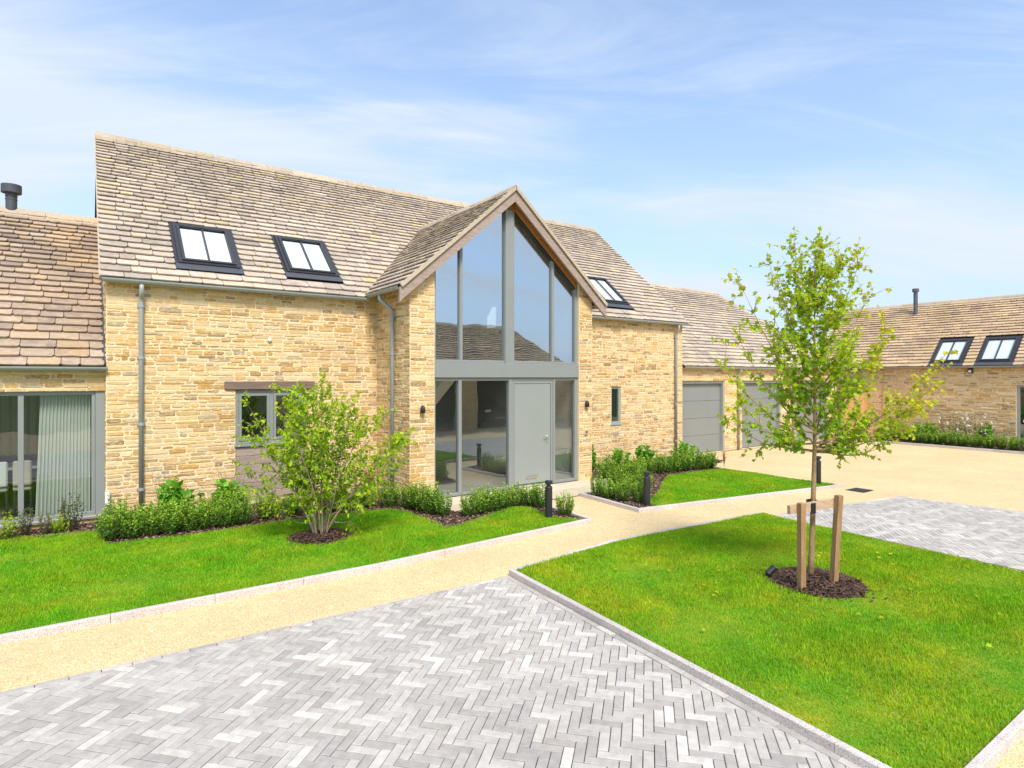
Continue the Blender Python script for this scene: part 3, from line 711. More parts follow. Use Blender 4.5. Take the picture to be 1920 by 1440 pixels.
kerb([(9.24,5.83),(7.6,5.95),(6.0,6.02),(4.115,5.80)],seed=4,h=0.066)
kerb([(3.76,1.27),(8.9,1.27)],seed=5)
kerb([(7.88,8.84),(7.74,7.16),(12.94,6.33)],seed=6,h=0.07)
kerb([(9.30,9.93),(9.30,8.86),(7.96,8.80)],seed=7,h=0.07)
kerb([(23.0,10.3),(23.0,3.0)],seed=8,h=0.08)

# door slabs
root=empty('door_paving',(7,9.4,0)); root['kind']='structure'; r=random.Random(3)
poly_sheet('slab_bed',[(5.12,8.84),(9.28,8.84),(9.28,10.04),(5.12,10.04)],0.004,M_JOINT,None,root)
for j,(ya,yb) in enumerate(((8.86,9.45),(9.455,10.03))):
    x=5.14
    while x<9.2:
        w=min(r.choice((0.6,0.75,0.9)),9.26-x)
        if 9.26-x-w<0.3: w=9.26-x
        MB().cbox(x+.004,ya+.004,0.001,x+w-.004,yb-.004,0.034+r.uniform(-.001,.001),0.005,(r.random(),r.random(),r.random())).build('paving_slab',M_SLAB,root); x+=w

# ------------------------------------------------------------------ main house
K=0.875; CK=1/math.hypot(1,K); SK=K*CK
HX0,HX1,HY=0.33,14.25,11.5
EY,EZ=11.36,3.86; RY=15.36; RZ=EZ+K*(RY-EY)
WX0,WX1,WY=4.85,9.30,10.0
WE,WEZ,WC,WK=4.62,3.93,7.08,0.87; WRZ=WEZ+WK*(WC-WE); WV=9.82
house=thing('house',(7.3,11.5,0),'tall limestone house with steep stone roof and glazed gable entrance','house')
wall_mb=MB(); walls=[]
win_hole=(2.22,3.42,0.10,2.08,0.10); slit=(11.38,11.74,1.05,2.06,0.10)
walls.append((Wall((0,HY,0),(1,0,0),(0,-1,0),HX0,WX0,0,3.95,[win_hole]),101))
walls.append((Wall((0,HY,0),(1,0,0),(0,-1,0),WX1,HX1,0,3.95,[slit]),102))
walls.append((Wall((WX0,0,0),(0,-1,0),(-1,0,0),-HY,-WY,0,3.98),103))
walls.append((Wall((WX1,0,0),(0,1,0),(1,0,0),WY,HY,0,3.98),104))
GT=lambda x:4.60+WK*(x-5.40)+0.02                     # underside of gable roof at x (left slope)
walls.append((Wall((0,WY,0),(1,0,0),(0,-1,0),lambda z:max(WX0,WE+(z+0.06-WEZ)/WK),5.35,0,4.50,zb=(4.06,)),105))
walls.append((Wall((0,WY,0),(1,0,0),(0,-1,0),8.92,lambda z:min(WX1,2*WC-WE-(z+0.06-WEZ)/WK),0,4.50,zb=(4.06,)),106))
GL=lambda z:-(RY+ (RZ-0.1-z)/K) if z>EZ else -(2*RY-HY)
GR=lambda z:-(RY-(RZ-0.1-z)/K) if z>EZ else -HY
walls.append((Wall((HX0,0,0),(0,-1,0),(-1,0,0),GL,GR,0,RZ-0.1,zb=(EZ,EZ+.001)),107))
walls.append((Wall((HX1,0,0),(0,1,0),(1,0,0),lambda z:-GR(z),lambda z:-GL(z),0,RZ-0.1,zb=(EZ,EZ+.001)),108))
walls.append((Wall((0,2*RY-HY,0),(-1,0,0),(0,1,0),-HX1,-HX0,0,3.9),109))
for w,_ in walls: w.sheet(wall_mb)
# inner faces of the entrance piers
wall_mb.add([(5.35,10.0,0),(5.35,10.3,0),(5.35,10.3,4.5),(5.35,10.0,4.5)],[(0,1,2,3)]); wall_mb.add([(8.92,10.0,0),(8.92,10.3,0),(8.92,10.3,4.5),(8.92,10.0,4.5)],[(0,1,2,3)])
hwall=wall_mb.build('wall',M_MORTAR,house)
pcs=[]
for w,sd in walls[:8]: pcs+=w.stones(sd)
emit(pcs,hwall,'stone','stones',M_STONE,300)

# roofs
VL=lambda Y:WE+((Y-EY)*K-(WEZ-EZ))/WK               # valley X at Y (left)
mainR=Roof((0,EY,EZ),(1,0,0),(0,CK,SK)); vmax=(RY-EY)/CK
YV=lambda v:EY+v*CK
wtop=(WRZ-EZ)/K/CK
deck=MB()
deck.add([mainR.P(HX0-.06,0),mainR.P(VL(EY+.08),0.1),mainR.P(WC,wtop),mainR.P(WC,vmax),mainR.P(HX0-.06,vmax)],[(0,1,2,3,4)])
deck.add([mainR.P(HX1+.06,0),mainR.P(HX1+.06,vmax),mainR.P(WC,vmax),mainR.P(WC,wtop),mainR.P(2*WC-VL(EY+.08),0.1)],[(0,1,2,3,4)])
deck.add([(HX0-.06,RY,RZ),(HX1+.06,RY,RZ),(HX1+.06,2*RY-EY,EZ),(HX0-.06,2*RY-EY,EZ)],[(0,1,2,3)])
cw=1/math.hypot(1,WK); sw=WK*cw; wl=(WC-WE)/cw
wingL=Roof((WE,WV,WEZ),(0,1,0),(cw,0,sw)); wingR=Roof((2*WC-WE,WV,WEZ),(0,1,0),(-cw,0,sw))
VY=lambda v:EY+(WEZ-EZ+WK*v*cw)/K-WV                 # valley distance along the eave direction at slope distance v
for rf in (wingL,wingR): deck.add([rf.P(0,0),rf.P(VY(0)+.1,0),rf.P(VY(wl)+.1,wl),rf.P(0,wl)],[(0,1,2,3)])
hroof=deck.build('roof',M_DECK,house)
SKY=[(1.37,2.34,0.53,1.86),(3.18,4.16,0.58,1.88),(11.38,12.36,0.6,1.9)]
holes=[(a-.05,b+.05,c-.13,d+.07) for a,b,c,d in SKY]
pcs=mainR.slates(vmax,lambda v:HX0-.08,lambda v:VL(YV(v)) if v<wtop else WC,201,holes)
pcs+=mainR.slates(vmax,lambda v:2*WC-VL(YV(v)) if v<wtop else WC,lambda v:HX1+.08,202,holes)
pcs+=wingL.slates(wl,lambda v:0,lambda v:VY(v),203)+wingR.slates(wl,lambda v:0,lambda v:VY(v),204)
emit(pcs,hroof,'slate','slates',M_SLATE,300)
back=Roof((0,2*RY-EY,EZ),(1,0,0),(0,-CK,SK))
ridge_tiles(hroof,(HX0-.08,RY,RZ+0.075),(HX1+.08,RY,RZ+0.075),(0,1,0),K,M_RIDGE,1)
ridge_tiles(hroof,(WC,WV-.01,WRZ+0.075),(WC,WV+VY(wl)-.05,WRZ+0.075),(1,0,0),WK,M_RIDGE,2)
for a,b,c,d in SKY: skylight(house,mainR,a,b,c,d)
gutter(house,(HX0-.06,EY-.02,EZ-.005),(WE-.02,EY-.02,EZ-.005),(0,1,0))
gutter(house,(2*WC-WE+.02,EY-.02,EZ-.005),(HX1+.06,EY-.02,EZ-.005),(0,1,0))
gutter(house,(WE-.03,WV+.03,WEZ-.01),(WE-.03,EY-.09,WEZ-.01),(1,0,0),0.75)
gutter(house,(2*WC-WE+.03,WV+.03,WEZ-.01),(2*WC-WE+.03,EY-.09,WEZ-.01),(1,0,0),0.75)
downpipe(house,pipe_offset([(0.80,EY-.02,EZ-.07),(0.80,EY-.02,EZ-.2),(0.80,HY-.065,EZ-.30),(0.80,HY-.065,0.03)]),0,(0.5,1.55,2.62,3.45),(0,1,0))
downpipe(house,pipe_offset([(13.90,EY-.02,EZ-.07),(13.90,EY-.02,EZ-.2),(13.90,HY-.065,EZ-.30),(13.90,HY-.065,0.03)]),0,(0.5,1.55,2.62,3.45),(0,1,0))
downpipe(house,pipe_offset([(WE-.03,10.75,WEZ-.07),(WE-.03,10.75,WEZ-.16),(WX0-.065,10.62,WEZ-.36),(WX0-.065,10.62,0.03)]),0,(0.6,1.7,2.75,3.4),(1,0,0))
# verge edging (mortared slate edge) of the main gable
for xs in (HX0-.085,HX1+.085):
    s_=1 if xs>1 else -1
    MB().extr(mainR.P(xs,0.0,0.0),mainR.P(xs,vmax,0.0),[(-.012*s_-.012,-.06),(.012,-.06),(.012,.03),(-.012,.03)],(1,0,0),tuple(mainR.n)).build('verge',M_RIDGE,hroof)

# bargeboards, soffit and verge of the glazed gable
for sgn in (-1,1):
    rf=wingL if sgn<0 else wingR; foot=rf.P(0.04,-0.06,0); top=V(WC,WV+.04,WRZ)+V(0,0,0.0)
    b=MB(); zt=0.008; zd=-0.25
    f0=V(foot[0],0,foot[2]); t0=V(WC+sgn*0.0005,0,WRZ)
    vs=[]
    for y in (WV+.012,WV+.062):
        vs+=[V(f0[0],y,f0[2]+zt),V(f0[0],y,f0[2]+zd),V(t0[0],y,t0[2]+zd),V(t0[0],y,t0[2]+zt)]
    b.add(vs,[(0,1,2,3),(7,6,5,4),(0,4,5,1),(1,5,6,2),(3,7,4,0)],(rng.random(),.5,.5)); b.build('bargeboard',M_OAKV,hroof)
    so=MB(); xo=lambda q:WC-sgn*(-1)*0 
    x_f=WX0+.02 if sgn<0 else WX1-.02; zf=WEZ+WK*(abs(x_f-(WE if sgn<0 else 2*WC-WE)))-0.10
    so.add([(x_f,WV+.063,zf),(WC,WV+.063,WRZ-0.10),(WC,10.12,WRZ-0.10),(x_f,10.12,zf)],[(0,1,2,3)])
    so.build('soffit',M_RAW,hroof)
    MB().extr(rf.P(-.015,-.03,0.0),rf.P(-.015,wl,0.0),[(-.014,-.02),(.014,-.02),(.014,.045),(-.014,.045)],(0,1,0),tuple(rf.n)).build('verge',M_RIDGE,hroof)
# glazed screen
GY=10.1
scr=MB(); GZ=lambda x:4.31+.865*((x if x<=WC else 2*WC-x)-5.40)
def post(x0,x1,z0,ztop0,ztop1,y0=GY-.045,y1=GY+.06,mb=None):
    mb=mb or scr; vs=[(x0,y0,z0),(x1,y0,z0),(x1,y1,z0),(x0,y1,z0),(x0,y0,ztop0),(x1,y0,ztop1),(x1,y1,ztop1),(x0,y1,ztop0)]
    mb.add(vs,[(0,3,2,1),(4,5,6,7),(0,1,5,4),(1,2,6,5),(2,3,7,6),(3,0,4,7)])
for a,b in ((5.352,5.405),(8.855,8.918)): post(a,b,2.585,GZ(a)+.06,GZ(b)+.06)
for a,b in ((5.93,5.99),(8.20,8.26)): post(a,b,2.64,GZ(a),GZ(b),GY-.04)
post(6.985,7.085,2.585,5.70,5.70,GY-.06); post(7.089,7.205,2.585,5.70,5.70,GY-.052)
screen=scr.build('glazed_screen',M_FRAME,house)
for x0,x1,side in ((5.405,6.985,-1),(7.205,8.855,1)):
    m=MB(); zz=[(x0,GZ(x0)),(x1,GZ(x1))]
    vs=[]
    for y in (GY-.04,GY+.05): vs+=[V(x0,y,zz[0][1]),V(x1,y,zz[1][1]),V(x1,y,zz[1][1]+.05),V(x0,y,zz[0][1]+.05)]
    m.add(vs,[(0,1,2,3),(7,6,5,4),(0,4,5,1),(1,5,6,2),(2,6,7,3),(3,7,4,0)]); m.build('raking_head',M_DARKFRAME if side>0 else M_FRAME,screen)
    m=MB(); vs=[]
    for y in (GY-.06,GY+.04): vs+=[V(x0,y,zz[0][1]+.052),V(x1,y,zz[1][1]+.052),V(x1,y,zz[1][1]+.19),V(x0,y,zz[0][1]+.19)]
    m.add(vs,[(0,1,2,3),(7,6,5,4),(0,4,5,1),(1,5,6,2),(2,6,7,3),(3,7,4,0)]); m.build('raking_trim',M_RAW,screen)
    MB().cbox(x0,GY-.038,2.586,x1,GY+.05,2.64,.004).build('sill_rail',M_FRAME,screen)
MB().cbox(5.33,GY-.085,2.30,8.94,GY+.05,2.584,.006).build('beam_cover',M_FRAME,screen)
# timber infill at the apex
MB().add([(6.80,GY-.02,5.70),(7.36,GY-.02,5.70),(7.30,GY-.02,5.80),(WC,GY-.02,WRZ-.10),(6.86,GY-.02,5.80),(6.80,GY+.05,5.70),(7.36,GY+.05,5.70),(7.30,GY+.05,5.80),(WC,GY+.05,WRZ-.10),(6.86,GY+.05,5.80)],[(0,1,2,3,4),(0,5,6,1)]).build('apex_board',M_RAW,screen)
def pane(parent,poly,y=GY+.01,m=None,name='pane'):
    n=len(poly); vs=[(x,y,z) for x,z in poly]+[(x,y+.02,z) for x,z in poly]
    # one sheet each side of the cavity would double every reflection: a single pane front is enough
    MB().add(vs[:n],[tuple(range(n))]).build(name,m or M_GLASS,parent)
for a,b in ((5.405,5.93),(5.99,6.985),(7.205,8.20),(8.26,8.855)): pane(screen,[(a,2.64),(b,2.64),(b,GZ(b)),(a,GZ(a))],m=M_GLASSU)
# lower screen
low=MB()
for a,b in ((5.352,5.40),(5.90,5.97),(7.08,7.16),(8.235,8.29),(8.84,8.918)): low.cbox(a,GY-.045,0.036,b,GY+.06,2.298,.004)
lower=low.build('entrance_screen',M_FRAME,house)
for a,b in ((5.40,5.90),(5.97,7.08),(8.29,8.84)):
    MB().cbox(a,GY-.04,0.037,b,GY+.05,0.10,.004).build('bottom_rail',M_FRAME,lower); MB().cbox(a,GY-.04,2.24,b,GY+.05,2.298,.004).build('top_rail',M_FRAME,lower)
    pane(lower,[(a,.10),(b,.10),(b,2.24),(a,2.24)])
MB().cbox(7.16,GY-.04,2.232,8.235,GY+.05,2.298,.004).build('top_rail',M_FRAME,lower)
# front door
dr=MB(); dr.cbox(7.225,GY-.028,0.10,8.165,GY+.03,2.168,.004); door=dr.build('front_door',M_DOOR,house)
fr=MB()
fr.cbox(7.162,GY-.034,0.04,7.217,GY+.05,2.23,.004); fr.cbox(8.173,GY-.034,0.04,8.233,GY+.05,2.23,.004); fr.cbox(7.217,GY-.034,2.176,8.173,GY+.05,2.23,.004); fr.build('door_frame',M_FRAME,door)
MB().cbox(7.217,GY-.07,0.036,8.173,GY+.05,0.085,.006).build('threshold',M_CHROME,door)
h=MB(); h.lathe([(.026,0),(.026,.008)],(0,0,0),16); h.v=[(8.07+x,GY-.036+ -z+.008,1.06+y) for x,y,z in h.v]; h.tube(pipe_offset([(8.07,GY-.03,1.06),(8.07,GY-.085,1.06),(7.95,GY-.085,1.06)]),.009,8)
h.build('door_handle',M_CHROME,door,smooth=False)
k=MB(); k.lathe([(.024,0),(.024,.01)],(0,0,0),16); k.v=[(8.07+x,GY-.038+ -z+.01,0.945+y) for x,y,z in k.v]; k.build('key_escutcheon',M_CHROME,door)
l=MB(); l.cbox(7.52,GY-.040,0.195,7.83,GY-.029,0.275,.003); lp=l.build('letter_plate',M_CHROME,door)
l=MB(); l.cbox(7.55,GY-.047,0.212,7.80,GY-.041,0.258,.002); l.build('letter_flap',M_CHROME,lp)
# casement window with oak lintel and boarded panel below
wf=MB(); frame_rect(wf,2.225,3.415,1.12,2.075,HY+.03,HY+.10,0.055); wf.cbox(2.80,HY+.032,1.175,2.865,HY+.098,2.02,.003); wf.cbox(2.20,HY-.02,1.075,3.44,HY+.10,1.118,.006)
wnd=wf.build('casement_window',M_FRAME,house)
for a,b in ((2.282,2.798),(2.867,3.358)):
    s=MB(); frame_rect(s,a,b,1.178,2.018,HY+.018,HY+.07,0.045); sh=s.build('sash',M_FRAME,wnd)
    pane(sh,[(a+.045,1.223),(b-.045,1.223),(b-.045,1.973),(a+.045,1.973)],HY+.045,M_GLASS2)
MB().cbox(2.04,HY-.035,2.084,3.60,HY+.12,2.235,.012).build('lintel',M_OAK,house)
pn=MB().box(2.226,HY+.05,0.10,3.414,HY+.09,1.07).build('boarded_panel',M_OAK,house)
for i in range(6):
    z=0.105+i*0.161; MB().cbox(2.228,HY+.022,z,3.412,HY+.052,z+.157,.006,(rng.random(),.5,.5)).build('plank',M_OAKV,pn)
# slit window
wf=MB(); frame_rect(wf,11.383,11.737,1.085,2.055,HY+.03,HY+.10,0.05); wf.cbox(11.36,HY-.03,1.04,11.76,HY+.10,1.083,.005); sw_=wf.build('slit_window',M_GUTTER,house)
pane(sw_,[(11.433,1.135),(11.687,1.135),(11.687,2.005),(11.433,2.005)],HY+.055,M_GLASS2)
# interior of the entrance hall and rooms
inn=MB()
inn.add([(5.36,10.2,.02),(8.91,10.2,.02),(8.91,15,.02),(5.36,15,.02)],[(0,1,2,3)]); inn.build('hall_floor',M_INFLOOR,house)
inn=MB()
inn.add([(5.3,15,0),(8.95,15,0),(8.95,15,6),(5.3,15,6)],[(0,1,2,3)])
inn.add([(5.36,10.3,0),(5.36,15,0),(5.36,15,4.6),(5.36,10.3,4.6)],[(0,1,2,3)]); inn.add([(8.91,10.3,0),(8.91,15,0),(8.91,15,4.6),(8.91,10.3,4.6)],[(0,1,2,3)])
inn.add([(4.8,10.16,4.06),(WC,10.16,WRZ-.16),(WC,15,WRZ-.16),(4.8,15,4.06)],[(0,1,2,3)]); inn.add([(9.36,10.16,4.06),(WC,10.16,WRZ-.16),(WC,15,WRZ-.16),(9.36,15,4.06)],[(0,1,2,3)])
inn.build('hall_plaster',M_PLASTER,house)
m_,nt_,b_=newmat('rooflight_glow'); setc(nt_,b_,lin(235,238,240)); b_.inputs['Emission Color'].default_value=(0.9,0.96,1,1); b_.inputs['Emission Strength'].default_value=0.3
MB().add([(8.895,13.66,3.62),(8.895,13.26,3.62),(8.895,13.26,4.16),(8.895,13.42,4.16),(8.895,13.66,3.90)],[(0,1,2,3,4)]).build('rooflight_glow_panel',m_,house)  # glowing panel on the hall side wall, stands in for daylight through a rooflight
MB().box(5.37,12.6,2.35,8.90,14.99,2.62).build('landing',M_PLASTER,house)
st=MB(); st.add([(5.4,11.3,1.30),(6.6,11.3,2.62),(6.6,11.3,2.30),(5.4,11.3,0.98),(5.4,12.3,1.30),(6.6,12.3,2.62),(6.6,12.3,2.30),(5.4,12.3,0.98)],[(0,1,2,3),(7,6,5,4),(0,4,5,1),(3,2,6,7)]); st.build('stair',M_STAIR,house)
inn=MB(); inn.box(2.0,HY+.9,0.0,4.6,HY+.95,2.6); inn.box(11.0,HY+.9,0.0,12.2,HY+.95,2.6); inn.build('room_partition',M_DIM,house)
# fittings on the house wall
def vent(x,z):
    v=MB()
    v.cbox(x-.07,HY-.022,z-.07,x+.07,HY+.0,z+.07,.003); o=v.build('air_vent',M_TAN,house)
    for i in range(4): MB().box(x-.055,HY-.027,z-.05+i*.028,x+.055,HY-.0225,z-.05+i*.028+.014).build('louvre',M_TAN,o)
vent(4.18,2.52); vent(12.31,2.53)
def wall_light(x,label):
    t=thing('wall_light',(x,WY,1.66),label,'wall light','dark cowl lights either side of the entrance')
    b=MB(); y=WY-.055
    b.lathe([(.046,1.655-.0),(.046,1.72),(.042,1.75),(.033,1.775),(.018,1.79),(.004,1.795)],(x,y,0),18); b.v=[(a,bb,c) for a,bb,c in b.v]; b.build('shade',M_BLACK,t,smooth=True)
    MB().cbox(x-.022,WY-.03,1.69,x+.022,WY+.0,1.76,.003).build('bracket',M_BLACK,t)
wall_light(5.08,'small dark cowl wall light on the stone pier left of the glazed entrance')
wall_light(9.11,'small dark cowl wall light on the stone pier right of the front door')
t=thing('intercom',(9.11,WY,1.0),'small steel door intercom below the wall light right of the front door','intercom')
MB().cbox(9.065,WY-.035,1.03,9.155,WY,1.135,.004).build('plate',M_CHROME,t); l=MB(); l.lathe([(.02,0),(.014,.008)],(0,0,0),14); l.v=[(9.115+x,WY-.036-z,1.10+y) for x,y,z in l.v]; l.build('camera_lens',M_BLACK,t)
l=MB(); l.lathe([(.036,0),(.036,.02),(.026,.035),(.008,.04)],(0,0,0),16); l.v=[(2.79+x,HY-.012-z,2.98+y) for x,y,z in l.v]
tag(l.build('alarm_sensor',M_WHITE,smooth=True),'round white sensor high on the limestone wall above the casement window','sensor')

# ------------------------------------------------------------------ left wing
LY=11.6; LE,LEZ=11.47,2.47; LRY=14.8; LK=0.89; LRZ=LEZ+LK*(LRY-LE); lc=1/math.hypot(1,LK)
lw=thing('side_wing',(-3,11.6,0),'low stone wing at far left with brown slate roof and wide curtained window','house')
LX=-6.0
wl_=[(Wall((0,LY,0),(1,0,0),(0,-1,0),LX,HX0,0,2.55,[(-2.9,0.325,0.13,2.09,0.14)]),111)]
m=MB()
for w,_ in wl_: w.sheet(m)
m.add([(LX,LY,0),(LX,18,0),(LX,18,2.5),(LX,LRY,LRZ-.1),(LX,LY,2.5)],[(0,1,2,3,4)]); m.add([(LX,18,0),(HX0,18,0),(HX0,18,2.5),(LX,18,2.5)],[(0,1,2,3)])
lwall=m.build('wall',M_MORTAR,lw); emit(wl_[0][0].stones(111),lwall,'stone','stones',M_STONE,200)
lr=Roof((0,LE,LEZ),(1,0,0),(0,lc,LK*lc)); lv=(LRY-LE)/lc
d=MB(); d.add([lr.P(LX,0),lr.P(HX0-.01,0),lr.P(HX0-.01,lv),lr.P(LX,lv)],[(0,1,2,3)]); d.add([(LX,LRY,LRZ),(HX0,LRY,LRZ),(HX0,2*LRY-LE,LEZ),(LX,2*LRY-LE,LEZ)],[(0,1,2,3)])
lroof=d.build('roof',M_DECK,lw)
emit(lr.slates(lv,lambda v:LX,lambda v:HX0-.025,211,e0=0.205,e1=0.13,th=0.024),lroof,'slate','slates',M_SLATE_L,300)
ridge_tiles(lroof,(LX,LRY,LRZ+.075),(HX0-.03,LRY,LRZ+.075),(0,1,0),LK,M_RIDGE,3,0.5,0.7)
MB().extr(lr.P(HX0-.03,0,.03),lr.P(HX0-.03,lv,.03),[(-.02,-.01),(.02,-.01),(.02,.05),(.005,.05),(.0,.012),(-.02,.012)],(1,0,0),tuple(lr.n)).build('flashing',M_LEAD,lroof)
gutter(lw,(LX,LE-.02,LEZ-.005),(HX0+.02,LE-.02,LEZ-.005),(0,1,0),1.1)
wf=MB(); y0,y1=LY+.05,LY+.12
wf.cbox(-2.9,y0,2.03,.19,y1,2.088,.004); wf.cbox(-2.9,y0-.03,.132,.19,y1,.19,.004); wf.cbox(-.76,y0,.19,-.69,y1,2.03,.004); wf.cbox(.145,y0,.19,.192,y1,2.03,.004); wf.cbox(-2.9,y0,.19,-2.83,y1,2.03,.004)
wf.cbox(.194,y0-.02,.132,.324,y1,2.088,.004)
lwin=wf.build('sliding_window',M_FRAME,lw)
MB().cbox(-2.95,LY-.05,.09,.325,LY+.05,.128,.005).build('sill',M_FRAME,lwin)
for a,b in ((-2.83,-.76),(-.69,.145)): pane(lwin,[(a,.19),(b,.19),(b,2.03),(a,2.03)],LY+.085,M_GLASS2)
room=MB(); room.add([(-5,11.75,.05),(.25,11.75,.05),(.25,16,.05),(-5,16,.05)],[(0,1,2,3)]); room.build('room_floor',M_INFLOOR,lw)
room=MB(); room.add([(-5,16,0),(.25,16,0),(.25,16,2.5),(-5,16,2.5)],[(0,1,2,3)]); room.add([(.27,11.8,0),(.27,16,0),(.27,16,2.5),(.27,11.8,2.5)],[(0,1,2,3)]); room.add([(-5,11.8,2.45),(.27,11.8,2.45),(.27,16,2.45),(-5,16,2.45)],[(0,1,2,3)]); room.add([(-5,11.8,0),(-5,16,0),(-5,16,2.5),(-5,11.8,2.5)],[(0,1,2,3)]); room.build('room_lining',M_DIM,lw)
def curtain(x0,x1,y,z0,z1,amp,pitch,mat,label,group=None,lean=0.0):
    n=int((x1-x0)/pitch*10); g=random.Random(int(abs(x0)*97)); vs=[];ph=0
    for i in range(n+1):
        ph+=2*math.pi/10*g.uniform(.8,1.2)
        for z,sq in ((z1,1.0),((z0+z1)/2,1.0),(z0,1.0)):
            t=(z1-z)/(z1-z0); x=x0+(x1-x0)*i/n; vs.append((x-lean*t*(1-i/n),y+amp*math.sin(ph)*(0.7+.5*t),z))
    fs=[(3*i+k,3*i+3+k,3*i+4+k,3*i+1+k) for i in range(n) for k in (0,1)]
    o=MB().add(vs,fs).build('curtain',mat,smooth=True); tag(o,label,'curtain',group); return o
curtain(-.50,.15,LY+.22,.07,2.10,.030,.042,M_CURTAIN,'pale pleated curtain drawn behind the right pane of the wide left window',lean=0.07)
curtain(-2.6,-.55,LY+2.6,.9,2.3,.04,.13,M_CURTAIN2,'short grey curtain hanging deep inside the room behind the left window')
tb=thing('dining_table',(-1.4,13.2,0.05),'dining table with dark frame seen through the wide left window','table')
MB().cbox(-2.6,12.7,.80,-.50,13.5,.84,.006).build('tabletop',flat('pale_tabletop',lin(220,214,200),.4),tb)
for x in (-2.5,-.62):
    for y in (12.78,13.4): MB().cbox(x-.035,y-.035,.05,x+.035,y+.035,.80,.004).build('leg',M_BLACK,tb)
for i,x in enumerate((-1.05,-.75)):
    t=thing('dining_chair',(x,12.55,.05),('pale upholstered dining chair behind the mullion of the left window','grey upholstered dining chair beside the curtain in the left window')[i],'chair','dining chairs in the left room')
    MB().cbox(x-.12,12.38,.50,x+.12,12.66,.58,.02).build('seat',M_CURTAIN2,t); MB().cbox(x-.12,12.34,.58,x+.12,12.39,.98,.02).build('backrest',M_CURTAIN2 if i else M_CURTAIN,t)
    for a in (-.1,.1):
        for b in (12.40,12.63): MB().cbox(x+a-.014,b-.014,.05,x+a+.014,b+.014,.50,.003).build('leg',M_BLACK,t)
# flue on the left wing
def flue(x,y,zb,zt,r,rc,hc,label,mat,collar):
    t=thing('flue',(x,y,zb),label,'flue')
    MB().lathe([(r,zb),(r,zt-hc-.02),(r*.96,zt-hc-.02),(r*.96,zt-hc+.01)],(x,y,0),20).build('pipe',mat,t,smooth=False)
    MB().lathe([(r*.8,zt-hc-.012),(rc*.96,zt-hc),(rc,zt-hc+.004),(rc,zt-.006),(rc*.97,zt)],(x,y,0),24).build('cowl',mat,t)
    for z in collar: MB().lathe([(r+.006,z-.012),(r+.006,z+.012)],(x,y,0),20).build('band',mat,t)
flue(-1.06,LRY,5.2,5.93,.088,.158,.155,'dark grey flue with wide drum cowl on the left wing ridge',M_LEAD,(5.66,5.72))

# ------------------------------------------------------------------ garage block
GYW=11.6; GE,GEZ=11.48,2.63; GK=0.89; GRY=14.8; GRZ=GEZ+GK*(GRY-GE); gc=1/math.hypot(1,GK)
ga=thing('garage',(18.8,11.6,0),'low stone garage block with three grey doors and hipped slate roof','garage')
GX1=23.3
doors=[(14.36,16.41),(17.31,19.57),(20.47,22.70)]
gw=Wall((0,GYW,0),(1,0,0),(0,-1,0),HX1+.01,GX1,0,2.72,[(a,b,0.0,2.2,.2) for a,b in doors])
m=MB(); gw.sheet(m); m.add([(GX1,GYW,0),(GX1,18,0),(GX1,18,2.7),(GX1,GYW,2.7)],[(0,1,2,3)]); m.add([(HX1,18,0),(GX1,18,0),(GX1,18,2.7),(HX1,18,2.7)],[(0,1,2,3)])
gwall=m.build('wall',M_MORTAR,ga); emit(gw.stones(121,0.05,0.092,0.12,0.40),gwall,'stone','stones',M_STONE,300)
gr=Roof((0,GE,GEZ),(1,0,0),(0,gc,GK*gc)); gv=(GRY-GE)/gc
HIP0,HIP1=23.42,20.35; hipx=lambda v:HIP0+(HIP1-HIP0)*v/gv
d=MB(); d.add([gr.P(HX1,0),gr.P(HIP0,0),gr.P(HIP1,gv),gr.P(HX1,gv)],[(0,1,2,3)]); d.add([(HIP0,GE,GEZ),(HIP0,2*GRY-GE,GEZ),(HIP1,GRY,GRZ)],[(0,1,2)]); d.add([(HX1,GRY,GRZ),(HIP1,GRY,GRZ),(HIP0,2*GRY-GE,GEZ),(HX1,2*GRY-GE,GEZ)],[(0,1,2,3)])
groof=d.build('roof',M_DECK,ga)
pcs=gr.slates(gv,lambda v:HX1+.01,hipx,221)
hr=Roof((HIP0,GE,GEZ),(0,1,0),(HIP1-HIP0,0,GRZ-GEZ)); hvm=math.hypot(HIP0-HIP1,GRZ-GEZ)
pcs+=hr.slates(hvm,lambda v:(GRY-GE)*v/hvm,lambda v:2*(GRY-GE)-(GRY-GE)*v/hvm,222)
emit(pcs,groof,'slate','slates',M_SLATE,300)
ridge_tiles(groof,(HX1+.02,GRY,GRZ+.07),(HIP1+.05,GRY,GRZ+.07),(0,1,0),GK,M_RIDGE,4)
hd=nrm(V(HIP0-HIP1,GE-GRY,0)); ridge_tiles(groof,(HIP1,GRY,GRZ+.06),(HIP0-.02,GE+.02,GEZ+.06),(-hd[1],hd[0],0),0.55,M_RIDGE,5)
gutter(ga,(HX1+.02,GE-.02,GEZ-.005),(HIP0-.02,GE-.02,GEZ-.005),(0,1,0),1.1)
for x in (17.05,20.24): downpipe(ga,pipe_offset([(x,GE-.02,GEZ-.07),(x,GE-.02,GEZ-.14),(x,GYW-.06,GEZ-.22),(x,GYW-.06,0.02)]),0,(.45,1.3,2.1),(0,1,0),.034)
